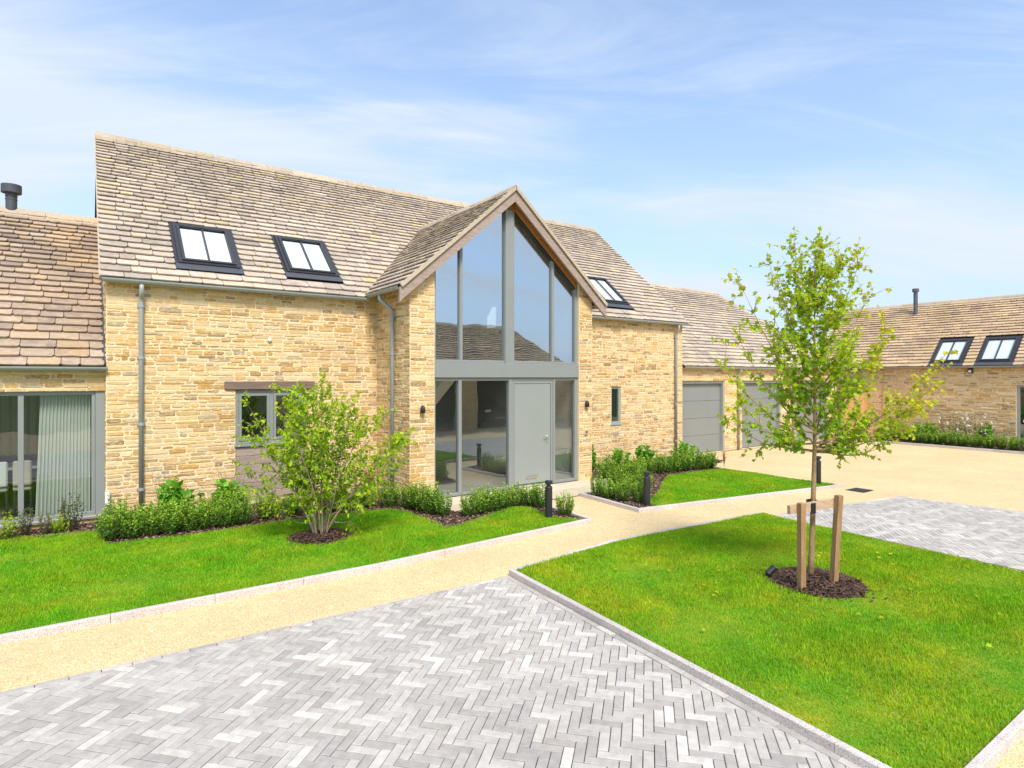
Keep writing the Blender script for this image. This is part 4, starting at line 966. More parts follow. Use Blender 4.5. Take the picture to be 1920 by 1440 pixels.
for a,b in doors:
    y=GYW+.17; f=MB()
    f.cbox(a+.002,GYW+.03,0.004,a+.05,y+.03,2.198,.004); f.cbox(b-.05,GYW+.03,0.004,b-.002,y+.03,2.198,.004); f.cbox(a+.05,GYW+.05,2.12,b-.05,y+.03,2.198,.004)
    gd=f.build('garage_door',M_DARKFRAME if False else M_GUTTER,ga)
    n=4; z=0.012
    for i in range(n):
        hh=(2.115-0.012)/n; MB().cbox(a+.055,y-.03,z+.003,b-.055,y+.01,z+hh-.003,.006).build('door_panel',M_GARAGE,gd); z+=hh
    MB().box(a+.05,y+.011,.006,b-.05,y+.02,2.12).build('backing',M_RUBBER,gd)
# timber slat gate between garage and far barn
gt=thing('slat_gate',(24.3,11.4,0),'vertical larch slat gate between the garage and the far right barn','gate')
x=23.40; i=0
while x<25.12:
    MB().cbox(x,11.38,0.03,x+.045,11.40,1.93+rng.uniform(-.004,.004),.003,(rng.random(),.5,.5)).build('slat',M_GATE,gt); x+=.062
for z in (.25,1.0,1.75): MB().cbox(23.36,11.402,z,25.16,11.44,z+.08,.004).build('rail',M_GATE,gt)
for xx in (23.33,25.12): MB().cbox(xx,11.36,0,xx+.065,11.45,1.98,.004).build('post',M_GATE,gt)

# ------------------------------------------------------------------ far right barn
BX=25.2; BE,BEZ=25.05,2.70; BRX=27.95; BK=0.89; BRZ=BEZ+BK*(BRX-BE); BY0,BY1=1.5,13.5; bc=1/math.hypot(1,BK)
ba=thing('barn',(27,7,0),'long low stone barn with tan slate roof at the far right','house')
bw=Wall((BX,0,0),(0,-1,0),(-1,0,0),-BY1,-BY0,0,2.8,[(-6.68,-4.6,0.05,2.05,.14)])
m=MB(); bw.sheet(m)
for y in (BY0,BY1): m.add([(BX,y,0),(2*BRX-BX,y,0),(2*BRX-BX,y,2.7),(BRX,y,BRZ-.1),(BX,y,2.7)],[(0,1,2,3,4)])
bwall=m.build('wall',M_MORTAR,ba); emit(bw.stones(131,0.05,0.095,0.12,0.42),bwall,'stone','stones',M_STONE,300)
br=Roof((BE,BY1,BEZ),(0,-1,0),(bc,0,BK*bc)); bv=(BRX-BE)/bc; bl=BY1-BY0
d=MB(); d.add([br.P(-.06,0),br.P(bl+.06,0),br.P(bl+.06,bv),br.P(-.06,bv)],[(0,1,2,3)]); d.add([(BRX,BY1,BRZ),(BRX,BY0,BRZ),(2*BRX-BE,BY0,BEZ),(2*BRX-BE,BY1,BEZ)],[(0,1,2,3)])
broof=d.build('roof',M_DECK,ba)
BS=[(BY1-9.15,BY1-8.18,0.13,1.42),(BY1-7.75,BY1-6.78,0.13,1.42)]
emit(br.slates(bv,lambda v:-.08,lambda v:bl+.08,231,[(a-.05,b+.05,c-.1,d_+.07) for a,b,c,d_ in BS],e0=0.19,e1=0.13),broof,'slate','slates',M_SLATE_R,300)
ridge_tiles(broof,(BRX,BY1,BRZ+.07),(BRX,BY0,BRZ+.07),(1,0,0),BK,M_RIDGE,6,.45,.65)
for a,b,c,d_ in BS: skylight(ba,br,a,b,c,d_)
gutter(ba,(BE-.02,BY1,BEZ-.005),(BE-.02,BY0,BEZ-.005),(1,0,0),1.3)
MB().tube([(BX-.03,10.74,BEZ-.06),(BX-.03,10.74,0.03)],.014,8).build('cable_conduit',M_TAN,ba)
f=MB()
for a,b in ((6.60,6.675),(5.55,5.62),(4.605,4.68)): f.cbox(BX+.04,a,.06,BX+.12,b,2.045,.004)
for a,b in ((.052,.11),(1.985,2.047)):
    for p,q in ((5.62,6.60),(4.68,5.55)): f.cbox(BX+.043,p,a,BX+.117,q,b,.003)
bwn=f.build('glazed_door',M_GUTTER,ba)
for p,q in ((5.62,6.60),(4.68,5.55)): MB().add([(BX+.08,p,.11),(BX+.08,q,.11),(BX+.08,q,1.985),(BX+.08,p,1.985)],[(0,1,2,3)]).build('pane',M_GLASS,bwn)
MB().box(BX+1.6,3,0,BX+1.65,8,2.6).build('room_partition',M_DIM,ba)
flue(27.42,10.50,4.55,5.88,.075,.118,.13,'tall thin grey flue rising from the far right barn roof',flat('grey_flue',lin(92,92,96),.5,.2),())
t=thing('security_light',(BX,7.94,2.5),'black bulkhead security light under the gutter of the far right barn','wall light')
MB().cbox(BX-.10,7.88,2.46,BX,8.0,2.60,.006).build('housing',M_BLACK,t); MB().cbox(BX-.112,7.90,2.475,BX-.101,7.98,2.56,.004).build('diffuser',M_WHITE,t); MB().cbox(BX-.14,7.865,2.602,BX,8.015,2.618,.003).build('hood',M_BLACK,t)

# ------------------------------------------------------------------ building opposite (behind the camera, mirrored in the glazing)
OY=-3.0; OE,OEZ=-2.9,2.5; OK=0.85; ORY=-5.75; ORZ=OEZ+OK*(OE-ORY); oc=1/math.hypot(1,OK)
op=thing('carport',(16,-5.7,0),'stone carport across the drive, mirrored in the tall gable glazing','garage')
ow=Wall((0,OY,0),(-1,0,0),(0,1,0),-20.6,-8.0,0,2.55,[(-17.6,-14.6,0.0,2.2,.3),(-13.6,-10.6,0,2.2,.3)])
m=MB(); ow.sheet(m); m.add([(20.6,OY,0),(20.6,-8.5,0),(20.6,-8.5,2.5),(20.6,OY,2.5)],[(0,1,2,3)]); m.add([(8,OY,0),(8,-8.5,0),(8,-8.5,2.5),(8,ORY,ORZ-.1),(8,OY,2.5)],[(0,1,2,3,4)]); m.add([(8,-8.5,0),(20.6,-8.5,0),(20.6,-8.5,2.5),(8,-8.5,2.5)],[(0,1,2,3)])
owall=m.build('wall',M_MORTAR,op); emit(ow.stones(141,.07,.12,.16,.5),owall,'stone','stones',M_STONE,0)
orf=Roof((8,OE,OEZ),(1,0,0),(0,-oc,OK*oc)); ov=(OE-ORY)/oc; oh=lambda v:12.8-2.75*v/ov
d=MB(); d.add([orf.P(0,0),orf.P(12.8,0),orf.P(oh(ov),ov),orf.P(0,ov)],[(0,1,2,3)]); d.add([orf.P(12.8,0),tuple(orf.P(oh(ov),ov)),(20.8,2*ORY-OE,OEZ)],[(0,1,2)]); d.add([(8,ORY,ORZ),(8+oh(ov),ORY,ORZ),(20.8,2*ORY-OE,OEZ),(8,2*ORY-OE,OEZ)],[(0,1,2,3)])
oroof=d.build('roof',M_DECK,op); emit(orf.slates(ov,lambda v:0,oh,241),oroof,'slate','slates',M_SLATE_R,0)
ridge_tiles(oroof,(8,ORY,ORZ+.07),(8+oh(ov),ORY,ORZ+.07),(0,1,0),OK,M_RIDGE,9)
MB().box(8.1,-8.4,.004,20.5,-8.35,2.5).build('back_wall',M_RUBBER,op)
# car parked in the carport (seen only as a reflection)
car=thing('parked_car',(15.9,-5.0,0),'black car parked in the dark carport mirrored in the entrance glazing','car')
prof=[(-3.15,.32),(-3.10,.62),(-3.35,.82),(-4.20,.98),(-4.95,1.42),(-6.4,1.44),(-7.1,1.05),(-7.3,.95),(-7.35,.35)]
b=MB(); xs=[(-.88,.0),(-.80,.05),(.80,.05),(.88,.0)]; vs=[]
for dx_,ins in xs:
    for y,z in prof: vs.append((15.9+dx_*(1 if z<1.0 else .82),y-.05*(abs(dx_)>.85),z+(0 if abs(dx_)<.85 else -.03)))
n=len(prof); fs=[(i*n+j,i*n+j+1,(i+1)*n+j+1,(i+1)*n+j) for i in range(3) for j in range(n-1)]+[tuple(range(n)),tuple(range(3*n,4*n))[::-1],(n-1,0,n,2*n-1),(2*n-1,n,2*n,3*n-1),(3*n-1,2*n,3*n,4*n-1)]
b.add(vs,fs).build('body',M_CAR,car)
for sx in (-.62,.62): MB().cbox(15.9+sx-.17,-3.17,.66,15.9+sx+.17,-3.12,.78,.02).build('headlight',M_LAMPGLASS,car)
MB().cbox(15.64,-3.15,.42,16.16,-3.13,.53,.004).build('number_plate',M_WHITE,car)
for sx in (-.82,.82):
    for y in (-4.0,-6.6):
        w=MB(); w.lathe([(.20,-.1),(.31,-.1),(.32,-.06),(.32,.06),(.31,.1),(.20,.1)],(0,0,0),20); w.v=[(15.9+sx+z,y+x,.32+yy) for x,yy,z in w.v]; w.build('wheel',M_RUBBER,car)

# ------------------------------------------------------------------ bollards, drain, spotlights
def bollard(x,y,label):
    t=thing('bollard_light',(x,y,LZ-.02),label,'bollard light','dark bollard lights along the path',False)
    MB().lathe([(.056,-.02),(.058,0.0),(.058,.505),(.052,.52),(.038,.53)],(0,0,0),22).build('post',M_BLACK,t,smooth=False)
    MB().lathe([(.034,.53),(.034,.556)],(0,0,0),18).build('lamp_neck',M_LAMPGLASS if False else M_DARKFRAME,t)
    MB().lathe([(.040,.556),(.060,.562),(.061,.60),(.058,.612),(.02,.616)],(0,0,0),22).build('cap',M_BLACK,t)
bollard(6.145,7.62,'dark bollard light on the lawn corner before the front door')
bollard(8.147,7.348,'dark bollard light at the kerb corner of the garage lawn bed')
bollard(12.68,6.69,'dark bollard light at the far lawn corner behind the staked maple')
dr_=thing('drain_grate',(12.75,6.0,0.004),'dark slotted drain grate in the drive beyond the lawn corner','drain')
for i in range(9): MB().cbox(12.76+i*.045,5.82,0.004,12.785+i*.045,6.14,.014,.002).build('grate_bar',M_DARKFRAME,dr_)
MB().box(12.74,5.80,.003,13.17,6.16,.0065).build('grate_frame',M_RUBBER,dr_)
def spike_light(x,y,z,label,az,el):
    t=thing('spike_spotlight',(x,y,z),label,'spotlight',None,False)
    MB().tube([(0,0,-.06),(0,0,.06)],.008,8).build('spike',M_BLACK,t)
    d=V(math.cos(az)*math.cos(el),math.sin(az)*math.cos(el),math.sin(el)); c=V(0,0,.085)
    MB().tube([c-d*.06,c-d*.05,c+d*.05,c+d*.062],[.024,.036,.040,.040],16).build('lamp_head',M_BLACK,t)
    MB().tube([c+d*.0625,c+d*.065],[.034,.034],16).build('lens',M_LAMPGLASS,t)
spike_light(6.30,3.86,LZ,'small dark spotlight on the grass beside the maple mulch ring',R(-20),R(35))
t=thing('path_light',(1.56,10.75,.04),'small black mushroom path light between the hedge and broad-leaved plants','garden light',None,False)
MB().tube([(0,0,0),(0,0,.40)],.009,8).build('stem',M_BLACK,t); MB().lathe([(.05,.40),(.052,.408),(.02,.425)],(0,0,0),16).build('hood',M_BLACK,t)
t=thing('cable_box',(0.345,11.40,.2),'small white plastic cable box at the corner of the left window','cable box')
MB().cbox(.315,11.405,.30,.375,11.494,.50,.006).build('case',M_WHITE,t); MB().tube([(.345,11.45,.30),(.345,11.45,.05)],.012,8).build('cable_pipe',M_WHITE,t)
bx=thing('parcel',(8.62,10.9,.02),'brown cardboard parcel with blue cloth behind the pane right of the door','parcel')
MB().cbox(8.48,10.75,.025,8.74,11.0,.20,.004).build('carton',M_CARD,bx)
b=MB(); g=random.Random(4); pts=[(8.60+.13*math.cos(a)*k,10.88+.12*math.sin(a)*k,.205+.12*(1-k)+g.uniform(-.02,.03)) for k in (1,.6,.2) for a in [i*2*math.pi/12 for i in range(12)]]
b.add(pts,[(r_*12+i,r_*12+(i+1)%12,(r_+1)*12+(i+1)%12,(r_+1)*12+i) for r_ in (0,1) for i in range(12)]+[tuple(range(24,36))]); b.build('blue_cloth',M_BLUE,bx)

# ------------------------------------------------------------------ vegetation
def leafmesh(P,A,S,shape,tones,curl=0.15,seed=0,up=0.7):
    """P points, A axis directions, S sizes; shape: (k,2) outline in leaf plane (first vert is the base, fan from it)"""
    g=np.random.default_rng(seed); n=len(P); A=A/np.linalg.norm(A,axis=1,keepdims=True)
    Nn=g.normal(0,1,(n,3))*0.75; Nn[:,2]+=up*1.6; Nn-=A*(Nn*A).sum(1,keepdims=True); Nn/=np.linalg.norm(Nn,axis=1,keepdims=True)+1e-9
    B=np.cross(Nn,A); sh=np.array(shape); k=len(sh)
    v=P[:,None,:]+S[:,None,None]*(sh[None,:,0,None]*A[:,None,:]+sh[None,:,1,None]*B[:,None,:]+(np.abs(sh[None,:,1,None])*curl*1.6-curl*sh[None,:,0,None]**2)*Nn[:,None,:])
    fl=np.array([(0,i,i+1) for i in range(1,k-1)]); f=(fl[None]+(np.arange(n)*k)[:,None,None]).reshape(-1,3)
    return v.reshape(-1,3),f,np.repeat(tones,k,axis=0)
OVAL=[(0,0),(.35,-.28),(.72,-.22),(1,0),(.72,.22),(.35,.28)]
DIAM=[(0,0),(.5,-.30),(1,0),(.5,.30)]
MAPL=[(0,0),(.10,-.42),(.38,-.34),(.55,-.52),(.62,-.20),(1,0),(.62,.20),(.55,.52),(.38,.34),(.10,.42)]
HEART=[(0,0),(.05,-.34),(.35,-.42),(.75,-.24),(1.05,0),(.75,.24),(.35,.42),(.05,.34)]
def curve(p0,d0,L,n,g,wig=.12,lift=0.0):
    pts=[p0];d=nrm(d0)
    for i in range(n):
        d=nrm(d+g.normal(0,wig,3)+V(0,0,lift)); pts.append(pts[-1]+d*L/n)
    return pts
def tree_build(name,loc,label,cat,wood,leaves,wm,lm,group=None):
    t=thing(name,loc,label,cat,group,False)
    wood.build('trunk',wm,t,smooth=True); v,f,r=leaves; npmesh('crown',v,f,r,lm,t)
    return t
RV=V(SN,-CS,0); FV=V(CS,SN,0)
# --- young maple
g=np.random.default_rng(5); wood=MB(); LP=[];LA=[];LS=[];LT=[]
tz=np.linspace(0,3.72,14); tr=[RV*(.01+.05*math.sin(z*1.1)+.06*max(0,(z-2.4)))+FV*.03*math.sin(z*1.7)+V(0,0,z) for z in tz]
tr[0]=V(0,0,-.05)
wood.tube(tr,[.040,.031,.029,.027,.025,.021,.018,.015,.012,.010,.008,.006,.004,.002],10)
def trunk_at(z): 
    i=min(int(z/3.72*13),12); f_=z/3.72*13-i; return tr[i]*(1-f_)+tr[i+1]*f_
for z in (): # old pruning knuckles
    q=trunk_at(z); wood.lathe([(.030,-.025),(.041,-.006),(.041,.006),(.030,.025)],(q[0],q[1],z),10)
def twig_leaves(pts,tone,size,spacing,spread=.9,droop=.25,skip=0.0):
    for i in range(len(pts)-1):
        a,b=pts[i],pts[i+1]; L=np.linalg.norm(b-a); m=max(1,int(L/spacing)); d=(b-a)/L
        for k in range(m):
            if g.random()<skip: continue
            for s_ in (1,-1):
                ax=d*.5+g.normal(0,spread*.6,3)+V(0,0,-droop); LP.append(a+(b-a)*(k+g.random())/m+g.normal(0,.012,3)); LA.append(ax); LS.append(size*g.uniform(.6,1.25)); LT.append((min(1,max(0,tone+g.normal(0,.16))),g.random(),g.random()))
tips=[(-1.02,2.32,1.62),(-.92,1.93,1.5),(1.30,2.10,1.45),(.92,2.76,1.75),(.80,3.14,2.1),(-.74,3.18,2.0),(-.50,3.46,2.3),(.42,3.42,2.4),(1.15,1.78,1.42),(.95,2.25,1.45),(1.05,1.62,1.40),(.78,1.95,1.42),(1.2,2.32,1.5),(-.75,1.72,1.42),(.60,1.75,1.42),(-.62,2.75,1.7),(.35,1.50,1.42),(1.0,1.95,1.5),(-.35,1.62,1.40),(.62,2.5,1.6),(-.85,2.6,1.65)]
brs=[(RV*l+FV*g.normal(0,.25)+V(0,0,z),z0) for l,z,z0 in tips]
for i in range(30):
    z0=1.42+1.9*(i/30); an=i*2.399; L=(1.0-.26*(z0-1.4))*g.uniform(.65,1.0)*.95; brs.append((trunk_at(z0)+L*.52*(math.cos(an)*RV+math.sin(an)*FV)+V(0,0,L*g.uniform(.45,1.0)),z0))
for tip,z0 in brs:
    p0=trunk_at(z0); d=tip-p0; L=np.linalg.norm(d); n=7; pts=[]
    side=nrm(np.cross(d,V(0,0,1)))
    for k in range(n+1):
        t_=k/n; pts.append(p0+d*t_+V(0,0,-.16*L*math.sin(math.pi*t_))*(.7)+side*.03*math.sin(5*t_)+g.normal(0,.010,3)*(t_>0))
    r0=.005+.006*min(L,1.4); wood.tube(pts,[r0*(1-.85*k/n) for k in range(n+1)],5,caps=False)
    lat=float(np.dot(tip,RV)); 
    for k in range(2,n+1):
        for _ in range(3 if k<n else 4):
            q=pts[k]; dd=nrm(nrm(d)*.8+g.normal(0,.6,3)+V(0,0,.25)); tw=curve(q,dd,g.uniform(.10,.30)*(1.1 if k>4 else .8),3,g,.2,.03)
            wood.tube(tw,[.0035,.003,.002,.0012],4,caps=False)
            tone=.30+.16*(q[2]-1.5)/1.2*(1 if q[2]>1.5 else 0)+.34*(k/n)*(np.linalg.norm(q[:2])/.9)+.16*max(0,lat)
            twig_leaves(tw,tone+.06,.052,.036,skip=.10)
P=np.array(LP);A=np.array(LA);S=np.array(LS);T=np.array(LT)
TREE=(6.585,3.565,LZ+.02)
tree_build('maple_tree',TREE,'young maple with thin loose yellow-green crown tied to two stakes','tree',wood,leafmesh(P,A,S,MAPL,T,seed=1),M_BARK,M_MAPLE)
# stakes, rail, tie
stk=[((6.217,3.457),(6.217,3.457),.925),((6.605,3.323),(6.655,3.285),.985)]
for i,(a,b,h_) in enumerate(stk):
    t=thing('tree_stake',(a[0],a[1],LZ),('left upright timber stake carrying the tie rail of the maple','right leaning timber stake carrying the tie rail of the maple')[i],'stake','timber stakes of the maple')
    w=.031; e=nrm(V(.388,-.134,0)); f_=V(-e[1],e[0],0)
    m=MB(); A0=V(*a,-.05);B0=V(*b,LZ+h_); ring=lambda c,k:[c+e*s1*k+f_*s2*k for s1,s2 in((-1,-1),(1,-1),(1,1),(-1,1))]
    vs=ring(A0,w)+ring(B0-V(0,0,.006),w)+ring(B0,w-.006); fs=[(q+r_*4,(q+1)%4+r_*4,(q+1)%4+4+r_*4,q+4+r_*4) for r_ in (0,1) for q in range(4)]+[(8,9,10,11)]
    m.add(vs,fs,(rng.random(),.5,.5)).build('post',M_STAKE,t)
t=thing('tie_rail',(6.4,3.4,.85),'pale timber cross rail nailed behind the two maple stakes','rail')
e=nrm(V(.438,-.172,0)); f_=V(-e[1],e[0],0); p=V(6.217,3.457,LZ+.845)+f_*.0545
MB().extr(p-e*.115,p+e*.50+V(0,0,.05),[(-.022,-.045),(.022,-.045),(.022,.045),(-.022,.045)],f_,(0,0,1)).build('board',M_RAIL,t)
t=thing('tree_tie',(6.5,3.5,.9),'black rubber tie strap around the maple trunk and rail','strap')
c0=p+e*.17+V(0,0,.012); tc_=V(*TREE)+tr[3]*.0; tc_=V(TREE[0]+.02,TREE[1]-.01,c0[2]+.01)
m=MB(); loop=[c0-f_*.028+V(0,0,.0),c0-f_*.028-e*.02]; 
dvec=nrm(tc_-c0); sd_=V(-dvec[1],dvec[0],0)
path=[c0-f_*.030,c0+sd_*.03,tc_+sd_*.052,tc_+dvec*.055,tc_-sd_*.052,c0-sd_*.03,c0-f_*.030]
for a,b in zip(path,path[1:]):
    dd=nrm(b-a); nn=V(-dd[1],dd[0],0); m.extr(a-dd*.003,b+dd*.003,[(-.004,-.03),(.004,-.03),(.004,.03),(-.004,.03)],nn,(0,0,1))
m.extr(c0-f_*.031-e*.026,c0-f_*.031+e*.026,[(-.004,-.06),(.004,-.06),(.004,.052),(-.004,.052)],f_,(0,0,1))
m.build('strap',M_RUBBER,t)

g=np.random.default_rng(77); n=46; rr=.5+g.gamma(2,.5,n); an=g.uniform(0,6.283,n); P=np.stack([TREE[0]+rr*np.cos(an),TREE[1]+rr*np.sin(an),np.full(n,LZ+.045)],1)
k=inside(LAWN_R,P[:,0],P[:,1]); P=P[k]; n=len(P); A=np.stack([g.normal(0,1,n),g.normal(0,1,n),np.zeros(n)],1)
v,f,r_=leafmesh(P,A,g.uniform(.035,.055,n),MAPL,np.stack([g.uniform(.75,1,n),g.random(n),g.random(n)],1),seed=5,up=2)
tag(npmesh('fallen_leaves',v,f,r_,M_MAPLE,kind='stuff'),'yellow fallen maple leaves scattered on the grass around the staked tree','leaves')
# --- many-stemmed shrub on the left lawn
g=np.random.default_rng(9); wood=MB(); LP=[];LA=[];LS=[];LT=[]
for i in range(15):
    an=i*2.399+.3; sp=g.uniform(.15,1.0); L=g.uniform(1.75,2.35)*(1-.16*sp); b0=V(.11*math.cos(an)*g.uniform(.3,1),.11*math.sin(an)*g.uniform(.3,1),-.03)
    out=math.cos(an)*RV*1.15+math.sin(an)*FV*.85; d0=nrm(out*.50*sp+V(0,0,1)); pts=[b0]; d=d0.copy(); n=10
    for k in range(n): d=nrm(d+g.normal(0,.05,3)+out*.045*sp); pts.append(pts[-1]+d*L/n)
    r0=g.uniform(.011,.019); wood.tube(pts,[r0*(1-.8*k/n) for k in range(n+1)],6,caps=False)
    for k in range(3,n+1):
        for _ in range(2 if k<n else 3):
            if k==3 and g.random()<.5: continue
            dd=nrm(d*.45+g.normal(0,.75,3)+V(0,0,.2)); Lb=g.uniform(.25,.60)*(1.0 if k<8 else .6); br_=curve(pts[k],dd,Lb,4,g,.16,.03)
            wood.tube(br_,[.005,.004,.003,.002,.001],4,caps=False)
            for j in range(1,5):
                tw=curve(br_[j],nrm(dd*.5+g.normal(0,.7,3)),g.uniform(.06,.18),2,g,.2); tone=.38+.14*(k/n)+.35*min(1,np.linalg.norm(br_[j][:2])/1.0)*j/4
                twig_leaves(tw,tone+.05,.058,.022,.9,.35,.10)
            twig_leaves(br_,.30,.056,.045,.9,.35,.25)
for l,z in ((-1.08,1.85),(-1.12,1.05),(1.25,1.1),(1.1,.85),(-.95,.75),(1.0,1.75),(.75,.5),(1.3,1.28),(-.7,.55)):   # long side shoots
    p0=V(0,0,.35*z)+RV*l*.15; tip=RV*l+FV*g.normal(0,.3)+V(0,0,z); pts=[p0+(tip-p0)*k/6+V(0,0,-.12*math.sin(math.pi*k/6))+g.normal(0,.015,3) for k in range(7)]; wood.tube(pts,[.008-.0011*k for k in range(7)],5,caps=False)
    for k in range(3,7):
        for _ in range(4):
            tw=curve(pts[k],nrm((tip-p0)*.6+g.normal(0,.5,3)),g.uniform(.10,.26),3,g,.2); wood.tube(tw,[.003,.002,.002,.001],4,caps=False); twig_leaves(tw,.60,.058,.040,.9,.35,.08)
P=np.array(LP);A=np.array(LA);S=np.array(LS);T=np.array(LT)
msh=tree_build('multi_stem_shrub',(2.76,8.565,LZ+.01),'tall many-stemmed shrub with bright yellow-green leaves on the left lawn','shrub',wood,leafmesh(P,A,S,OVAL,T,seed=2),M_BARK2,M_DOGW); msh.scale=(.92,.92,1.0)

# --- low evergreen hedge shrubs
def shrub_proto(seed,h,w,shoots,leaf,mat,lp=34,bark=M_TWIG,tone0=.25,shape=DIAM):
    g=np.random.default_rng(seed); wood=MB(); P=[];A=[];S=[];T=[]
    for i in range(shoots):
        an=g.uniform(0,6.283); rr=math.sqrt(g.random())*w*.5; hh=h*g.uniform(.58,1.08)*(1-.28*(rr/(w*.5))**2); tip=V(rr*math.cos(an),rr*math.sin(an),hh); p0=V(.25*tip[0],.25*tip[1],-.02)
        pts=[p0+(tip-p0)*k/4+V(*(tip[:2]*.25),0)*math.sin(math.pi*k/4) for k in range(5)]; wood.tube(pts,[.005,.004,.003,.002,.001],4,caps=False)
        for k in range(lp):
            t=.18+.84*(k/lp); t=min(t,1); j=min(int(t*4),3); q=pts[j]+(pts[j+1]-pts[j])*(t*4-j); a=k*2.4+g.uniform(-.3,.3)
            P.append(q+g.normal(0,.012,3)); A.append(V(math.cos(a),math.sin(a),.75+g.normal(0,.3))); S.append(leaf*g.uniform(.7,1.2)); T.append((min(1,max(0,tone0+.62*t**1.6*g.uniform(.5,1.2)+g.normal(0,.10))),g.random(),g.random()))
    v,f,r=leafmesh(np.array(P),np.array(A),np.array(S),shape,np.array(T),curl=.1,seed=seed,up=.5)
    t=empty('hedge_shrub',(0,0,-50),False); wood.build('stems',bark,t); npmesh('foliage',v,f,r,mat,t); return t
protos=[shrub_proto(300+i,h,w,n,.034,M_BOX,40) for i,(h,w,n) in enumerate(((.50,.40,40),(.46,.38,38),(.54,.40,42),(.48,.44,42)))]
def place(proto,x,y,z,s,label,cat,group,name):
    o=copy_thing(proto,(x,y,z),rng.uniform(0,6.28),s); o.name=name; tag(o,label,cat,group); return o
def hedge_row(pts,scale,what,group):
    """pts from left to right in the picture"""
    n=len(pts)
    for i,(x,y) in enumerate(pts):
        s=scale*rng.uniform(.9,1.1)
        if n==1: lab='box shrub '+what
        else:
            lab=('leftmost box shrub ' if i==0 else 'rightmost box shrub ' if i==n-1 else ORD[i]+' box shrub from the left ')+what
        place(protos[i%4],x+rng.uniform(-.02,.02),y+rng.uniform(-.03,.03),.04,(s*rng.uniform(.95,1.08),s,s*rng.uniform(.92,1.08)),lab,'shrub',group,'hedge_shrub')
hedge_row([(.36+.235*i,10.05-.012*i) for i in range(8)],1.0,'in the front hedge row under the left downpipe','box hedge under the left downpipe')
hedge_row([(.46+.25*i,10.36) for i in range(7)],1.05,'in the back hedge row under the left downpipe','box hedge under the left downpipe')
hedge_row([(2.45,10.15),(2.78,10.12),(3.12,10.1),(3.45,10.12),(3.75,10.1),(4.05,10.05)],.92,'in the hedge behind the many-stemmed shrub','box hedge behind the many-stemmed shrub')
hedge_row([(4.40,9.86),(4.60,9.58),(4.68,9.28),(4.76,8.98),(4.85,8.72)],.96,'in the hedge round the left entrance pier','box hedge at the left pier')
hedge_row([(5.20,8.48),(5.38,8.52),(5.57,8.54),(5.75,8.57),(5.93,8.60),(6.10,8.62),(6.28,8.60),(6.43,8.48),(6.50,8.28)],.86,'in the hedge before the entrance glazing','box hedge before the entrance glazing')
hedge_row([(6.46,7.58)],.80,'standing alone at the kerb corner right of the first bollard','box hedge before the entrance glazing')
hedge_row([(7.98,8.45),(8.05,8.15),(8.10,7.85),(8.22,7.58)],.86,'along the kerb left of the second bollard','box hedge at the second bollard')
hedge_row([(8.62,8.62),(8.85,8.45),(9.10,8.30)],.95,'behind the second bollard at the lawn edge','box hedge at the second bollard')
hedge_row([(9.50,9.75),(9.62,9.42),(9.58,9.05),(9.90,9.25),(10.2,9.5)],1.05,'in the thick clump at the right entrance pier','box hedge at the right pier')
hedge_row([(10.55+.28*i,9.72-.035*i) for i in range(9)],1.02,'in the hedge along the back of the garage lawn','box hedge behind the garage lawn')
hedge_row([(23.42,9.98-.34*i) for i in range(14)],1.05,'in the front row by the far barn','box hedge before the far barn')
hedge_row([(23.9,9.9),(23.95,9.5),(23.92,9.1),(24.0,8.75)],1.35,'in the back row by the far barn','box hedge before the far barn')
# airy plants below the left window
airy=shrub_proto(320,.62,.34,14,.040,M_DRYLEAF,26,tone0=.1); gold=shrub_proto(321,.40,.34,18,.040,M_DOGW,24,tone0=.3)
place(gold,-.86,10.98,.04,1.0,'golden-green shrub at the left picture edge below the wide window','shrub','plants below the left window','shrub')
place(airy,-.66,11.12,.04,.78,'thin grey-green plant left of the window mullion','shrub','plants below the left window','shrub')
place(airy,-.42,11.02,.04,.62,'low spreading dark plant below the curtained pane','shrub','plants below the left window','shrub')
place(airy,-.10,11.10,.04,1.05,'tall feathery dark plant before the curtain','shrub','plants below the left window','shrub')
place(gold,-.22,11.02,.04,.78,'small yellow-tipped shrub leaning beside the feathery plant','shrub','plants below the left window','shrub')
# broad-leaved plants
broad=[shrub_proto(330,.60,.46,16,.095,M_BROAD,15,tone0=.2,shape=HEART),shrub_proto(331,.56,.54,20,.090,M_BROAD,14,tone0=.3,shape=HEART)]
place(broad[0],1.16,10.85,.06,1.12,'broad-leaved plant rising behind the hedge right of the left downpipe','plant','broad-leaved plants','broad_leaf_plant')
place(broad[1],1.93,10.80,.06,1.05,'dense broad-leaved plant behind the hedge left of the boarded panel','plant','broad-leaved plants','broad_leaf_plant')
place(broad[0],9.75,10.55,.05,1.15,'tall broad-leaved plant by the right entrance pier','plant','broad-leaved plants','broad_leaf_plant')
place(broad[1],10.55,10.45,.05,1.0,'bushy broad-leaved plant behind the clump right of the entrance','plant','broad-leaved plants','broad_leaf_plant')
place(broad[0],11.45,10.45,.05,1.0,'upright broad-leaved plant below the slit window','plant','broad-leaved plants','broad_leaf_plant')
place(broad[1],12.9,10.4,.05,1.05,'bushy green plant before the right downpipe','plant','broad-leaved plants','broad_leaf_plant')
place(broad[1],24.3,8.9,.05,1.3,'broad-leaved plant left of the white roses below the far barn','plant','broad-leaved plants','broad_leaf_plant')
place(broad[0],24.3,7.2,.05,1.2,'broad-leaved plant below the second rose bush','plant','broad-leaved plants','broad_leaf_plant')
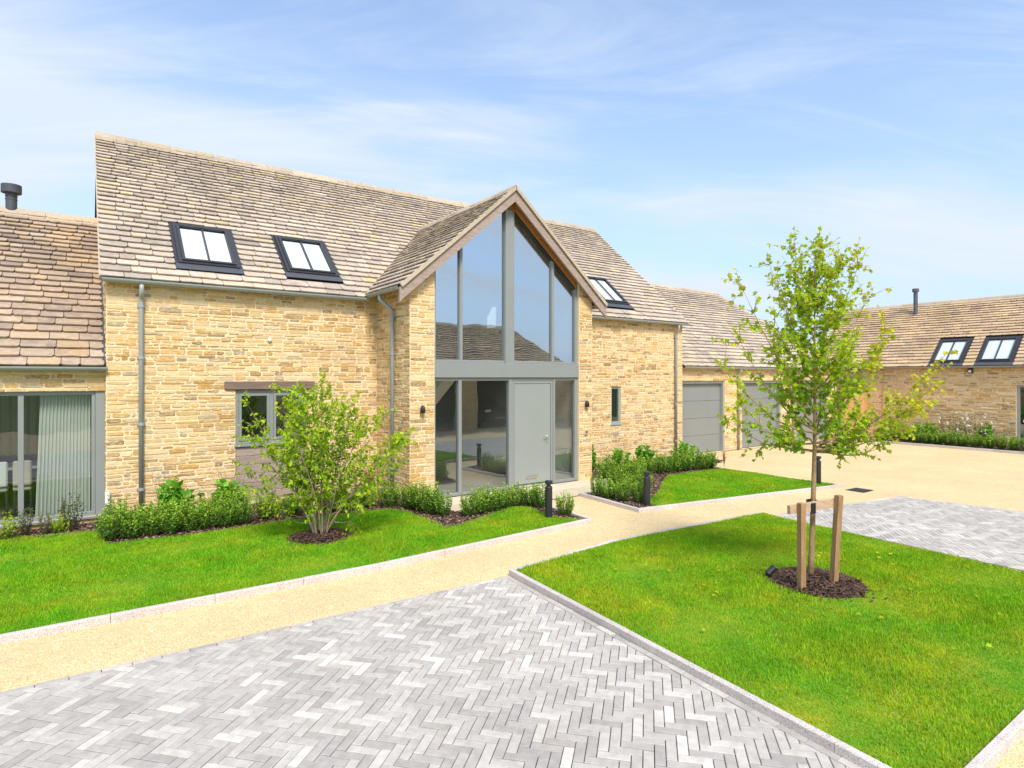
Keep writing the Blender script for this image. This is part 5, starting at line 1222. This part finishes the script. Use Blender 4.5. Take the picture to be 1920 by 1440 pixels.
# bare dry stems behind the broad-leaved plants
for (x,y,lab) in ((1.10,11.15,'dry brown stems above the first broad-leaved plant on the left wall'),(2.02,11.15,'dry brown stems above the broad-leaved plant beside the boarded panel'),(11.1,10.9,'dry brown stems left of the upright plant below the slit window')):
    t=thing('dry_stems',(x,y,.05),lab,'plant','dry stems against the house wall',False); m=MB(); g=np.random.default_rng(int(x*10))
    for i in range(14): m.tube(curve(V(g.normal(0,.05),g.normal(0,.03),0),V(g.normal(0,.25),g.normal(0,.1),1),g.uniform(.6,1.0),5,g,.10),[.003,.0028,.0025,.002,.0015,.001],4,caps=False)
    m.build('stems',M_TWIG,t)
# bronze sedge tuft and dry twigs
def sedge(x,y,label,n,h,w,seed,mat):
    g=np.random.default_rng(seed); vs=[];fs=[];rd=[]
    for i in range(n):
        an=g.uniform(0,6.283);o=g.uniform(.3,1.0)*w;hh=h*g.uniform(.6,1); k=5; prev=None
        for j in range(k+1):
            t=j/k; p=V(math.cos(an)*o*t**1.5,math.sin(an)*o*t**1.5,hh*math.sin(t*1.9)/math.sin(1.57)); e_=V(-math.sin(an),math.cos(an),0)*.0035*(1-t*.8); vs+=[p-e_,p+e_]; rd+=[(i%10/10,g.random(),0)]*2
            if j: b=len(vs)-4; fs.append((b,b+1,b+3,b+2))
    t=thing('sedge',(x,y,.045),label,'grass plant',None,False); npmesh('blades',np.array(vs),np.array(fs),np.array(rd),mat,t)
sedge(4.35,10.7,'bronze sedge tuft in the corner behind the hedge by the downpipe',260,.62,.42,1,M_RUST)
sedge(13.2,9.35,'small dry straw tuft at the right end of the garage hedge',60,.42,.14,2,M_RUST)
# white rose bushes below the far barn
def rose(x,y,s,label,seed):
    pr=shrub_proto(seed,1.15*s,.95*s,26,.05,M_DRYLEAF,26,tone0=.2); pr.location=(x,y,.04); pr.name='rose_bush'; tag(pr,label,'rose bush','white rose bushes')
    g=np.random.default_rng(seed)
    for i in range(14):
        an=g.uniform(2.2,4.9); q=V(.45*s*math.cos(an)*g.uniform(.4,1),.45*s*math.sin(an),s*g.uniform(.35,1.15)); n=9; P=np.repeat(q[None],n,0); A=g.normal(0,1,(n,3)); v,f,r=leafmesh(P,A,np.full(n,.052),HEART,g.random((n,3)),seed=i); npmesh('bloom',v,f,r,M_PETAL,pr)
rose(24.25,8.20,1.0,'larger white rose bush below the first skylight of the far barn',341)
rose(24.30,7.45,.95,'smaller white rose bush below the second skylight of the far barn',342)
rose(24.2,5.95,.85,'pale rose bush before the glazed door at the right picture edge',343)
for p in protos+[airy,gold]+broad:
    for ch in list(p.children): bpy.data.objects.remove(ch)
    bpy.data.objects.remove(p)
for o in SC.objects:
    if '_world' in o: del o['_world']
